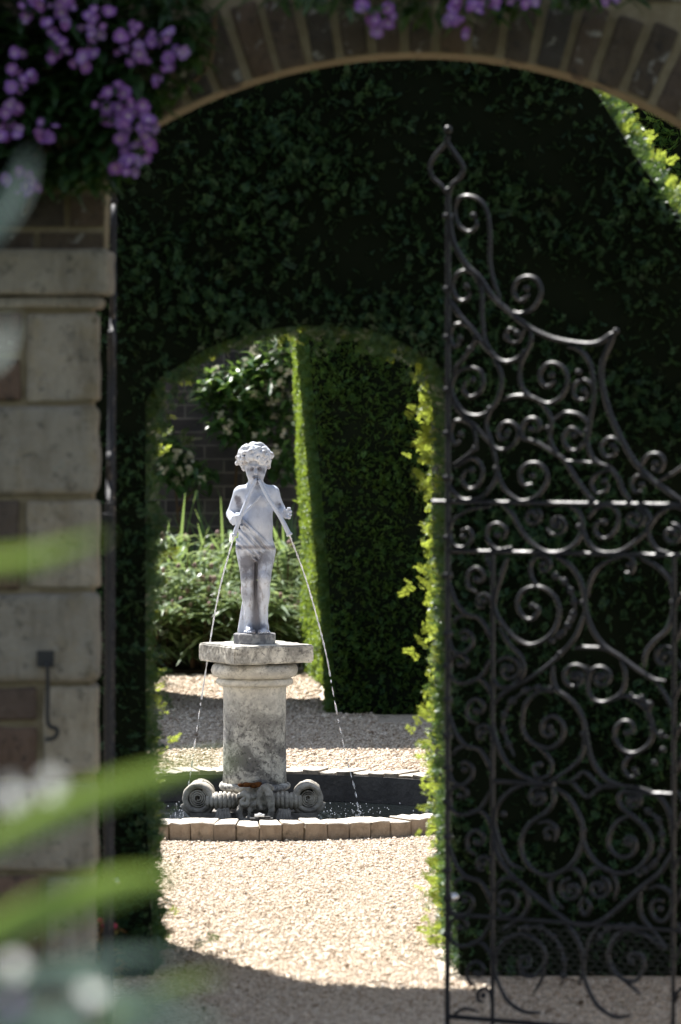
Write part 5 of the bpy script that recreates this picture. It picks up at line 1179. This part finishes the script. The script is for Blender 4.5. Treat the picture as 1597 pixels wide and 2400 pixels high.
# ------------------------------------------------------------------ foreground plant, far out of focus
FY = 2.9
M_FG = leaf_mat('foreground_leaves', [(.085, .15, .04), (.11, .18, .05), (.14, .21, .065)], (.46, .64, .09), .48, .4, .4, 3)
M_FG2 = leaf_mat('grey_green_leaves', [(.12, .18, .16), (.17, .23, .20), (.21, .27, .25)], (.26, .36, .24), .32, .5, .3, 3)
fo = W(-200, 2400, FY); fg = thing('foreground_shrub', (fo.x, FY, 0), 'blurred shrub with long bright green leaves and white flowers close to the camera', 'shrub'); FO = np.array([fo.x, FY, 0])
def big_leaf(px, wpx, Y, tilt=.35, m=M_FG):
    P = catmull([np.array(W(u, v, Y + (i * .02))) - FO for i, (u, v) in enumerate(px)], 6); n_ = len(P); t = np.linspace(0, 1, n_)
    wd = wpx / 2 * Y / F_PX * np.sin(PI * np.clip(t * .93 + .05, 0, 1)) ** .8
    V = []
    for i in range(n_):
        T = unit(P[min(i + 1, n_ - 1)] - P[max(i - 1, 0)]); s = unit(np.cross(T, np.array([0, -1., tilt]))); up = np.cross(s, T)
        V += [P[i] + s * wd[i] + up * wd[i] * .25, P[i], P[i] - s * wd[i] + up * wd[i] * .25]
    F = [(3 * i + k, 3 * i + k + 1, 3 * i + k + 4, 3 * i + k + 3) for i in range(n_ - 1) for k in (0, 1)]
    o = raw('leaf', np.array(V), np.array(F), m, fg, True)
big_leaf([(-260, 1350), (-60, 1325), (100, 1305), (250, 1255)], 49, FY+0.00)
big_leaf([(-200, 2050), (0, 1965), (180, 1885), (340, 1828), (545, 1775)], 72, FY-0.03)
big_leaf([(-220, 2290), (-20, 2190), (150, 2120), (290, 2075), (420, 2050)], 91, FY-0.07)
big_leaf([(-120, 2330), (60, 2290), (200, 2300), (330, 2390)], 61, FY+0.00, .5, M_FG2)
big_leaf([(-60, 2480), (120, 2390), (280, 2340), (430, 2330)], 55, FY+0.07, .5, M_FG2)
big_leaf([(100, 2560), (240, 2440), (380, 2390), (520, 2400)], 61, FY+0.03, .5, M_FG2)
big_leaf([(-160, 2440), (0, 2390), (120, 2400), (220, 2450)], 66, FY-0.07, .5, M_FG2)
big_leaf([(-40, 2380), (110, 2290), (260, 2250), (420, 2240)], 48, FY + .1, .5, M_FG2)
big_leaf([(160, 2480), (300, 2370), (420, 2310), (520, 2290)], 40, FY + .15, .5, M_FG)
big_leaf([(-120, 640), (-20, 540), (40, 450), (70, 360)], 44, FY+0.07, .5, M_FG2)
big_leaf([(-80, 880), (-20, 850), (10, 800), (25, 740)], 27, FY+0.07, .5, M_FG2)
for st in ([(-200, 2700), (-230, 2300), (-250, 1900), (-260, 1500), (-250, 1200), (-160, 640), (-120, 500)], [(-150, 2700), (-100, 2450), (0, 2330), (60, 2290)], [(60, 2700), (80, 2520), (120, 2420)]):
    bm = bmesh.new(); pts = [np.array(W(*st[0], FY)) - FO]; pts = [np.array([pts[0][0], 0, 0])] + pts; pts = catmull(pts + [np.array(W(u, v, FY)) - FO for u, v in st[1:]], 6)
    tube(bm, pts, list(np.linspace(.006, .0025, len(pts))), 6); bmo('stem', bm, NT('green_stem', .6, .3).color((.06, .10, .03)).m, fg, smooth=True)
nW = NT('white_petals', .6, .2); nW.color((.88, .88, .86)); nW.translucent((.88, .88, .86), .5)
for u, v, ru, rv, nf in ((28, 1860, 14, 26, 9), (122, 1840, 12, 26, 8), (35, 2262, 18, 18, 7), (208, 2335, 20, 18, 7)): 
    cluster(u, v, ru, rv, nf, fg, FO, FY - .05, nW.m, .0042)
cluster(22, 2350, 24, 24, 8, fg, FO, FY - .05, M_PETAL, .0042)

# fallen leaves and twigs at the foot of the hedges
r = np.random.default_rng(77); P = []
for x0, x1, y0, y1, n_ in ((-.66, -.42, 12.0, 13.4, 60), (.12, .34, 12.0, 13.2, 50), (.3, 1.2, 10.9, 11.68, 70), (-.7, .4, 10.7, 15.2, 40), (-1.4, -.2, 24.2, 24.75, 60), (-.1, .5, 21.2, 21.6, 40)):
    P.append(np.stack([r.uniform(x0, x1, n_), r.uniform(y0, y1, n_), np.full(n_, .012)], -1))
P = np.concatenate(P); n_ = len(P); D = np.stack([r.normal(size=n_), r.normal(size=n_), r.uniform(-.1, .35, n_)], -1)
o = weld('leaf_litter', leaf_strips(P, D, r.uniform(.015, .045, n_), r.uniform(.003, .009, n_), r.uniform(0, .3, n_), 3), leaf_mat('dry_leaves', [(.06, .035, .018), (.12, .07, .03), (.05, .06, .02)], (.2, .12, .04), .2), None)
tag(o, 'scattered dry leaves and clippings along the hedge feet', 'leaf litter', kind='stuff')
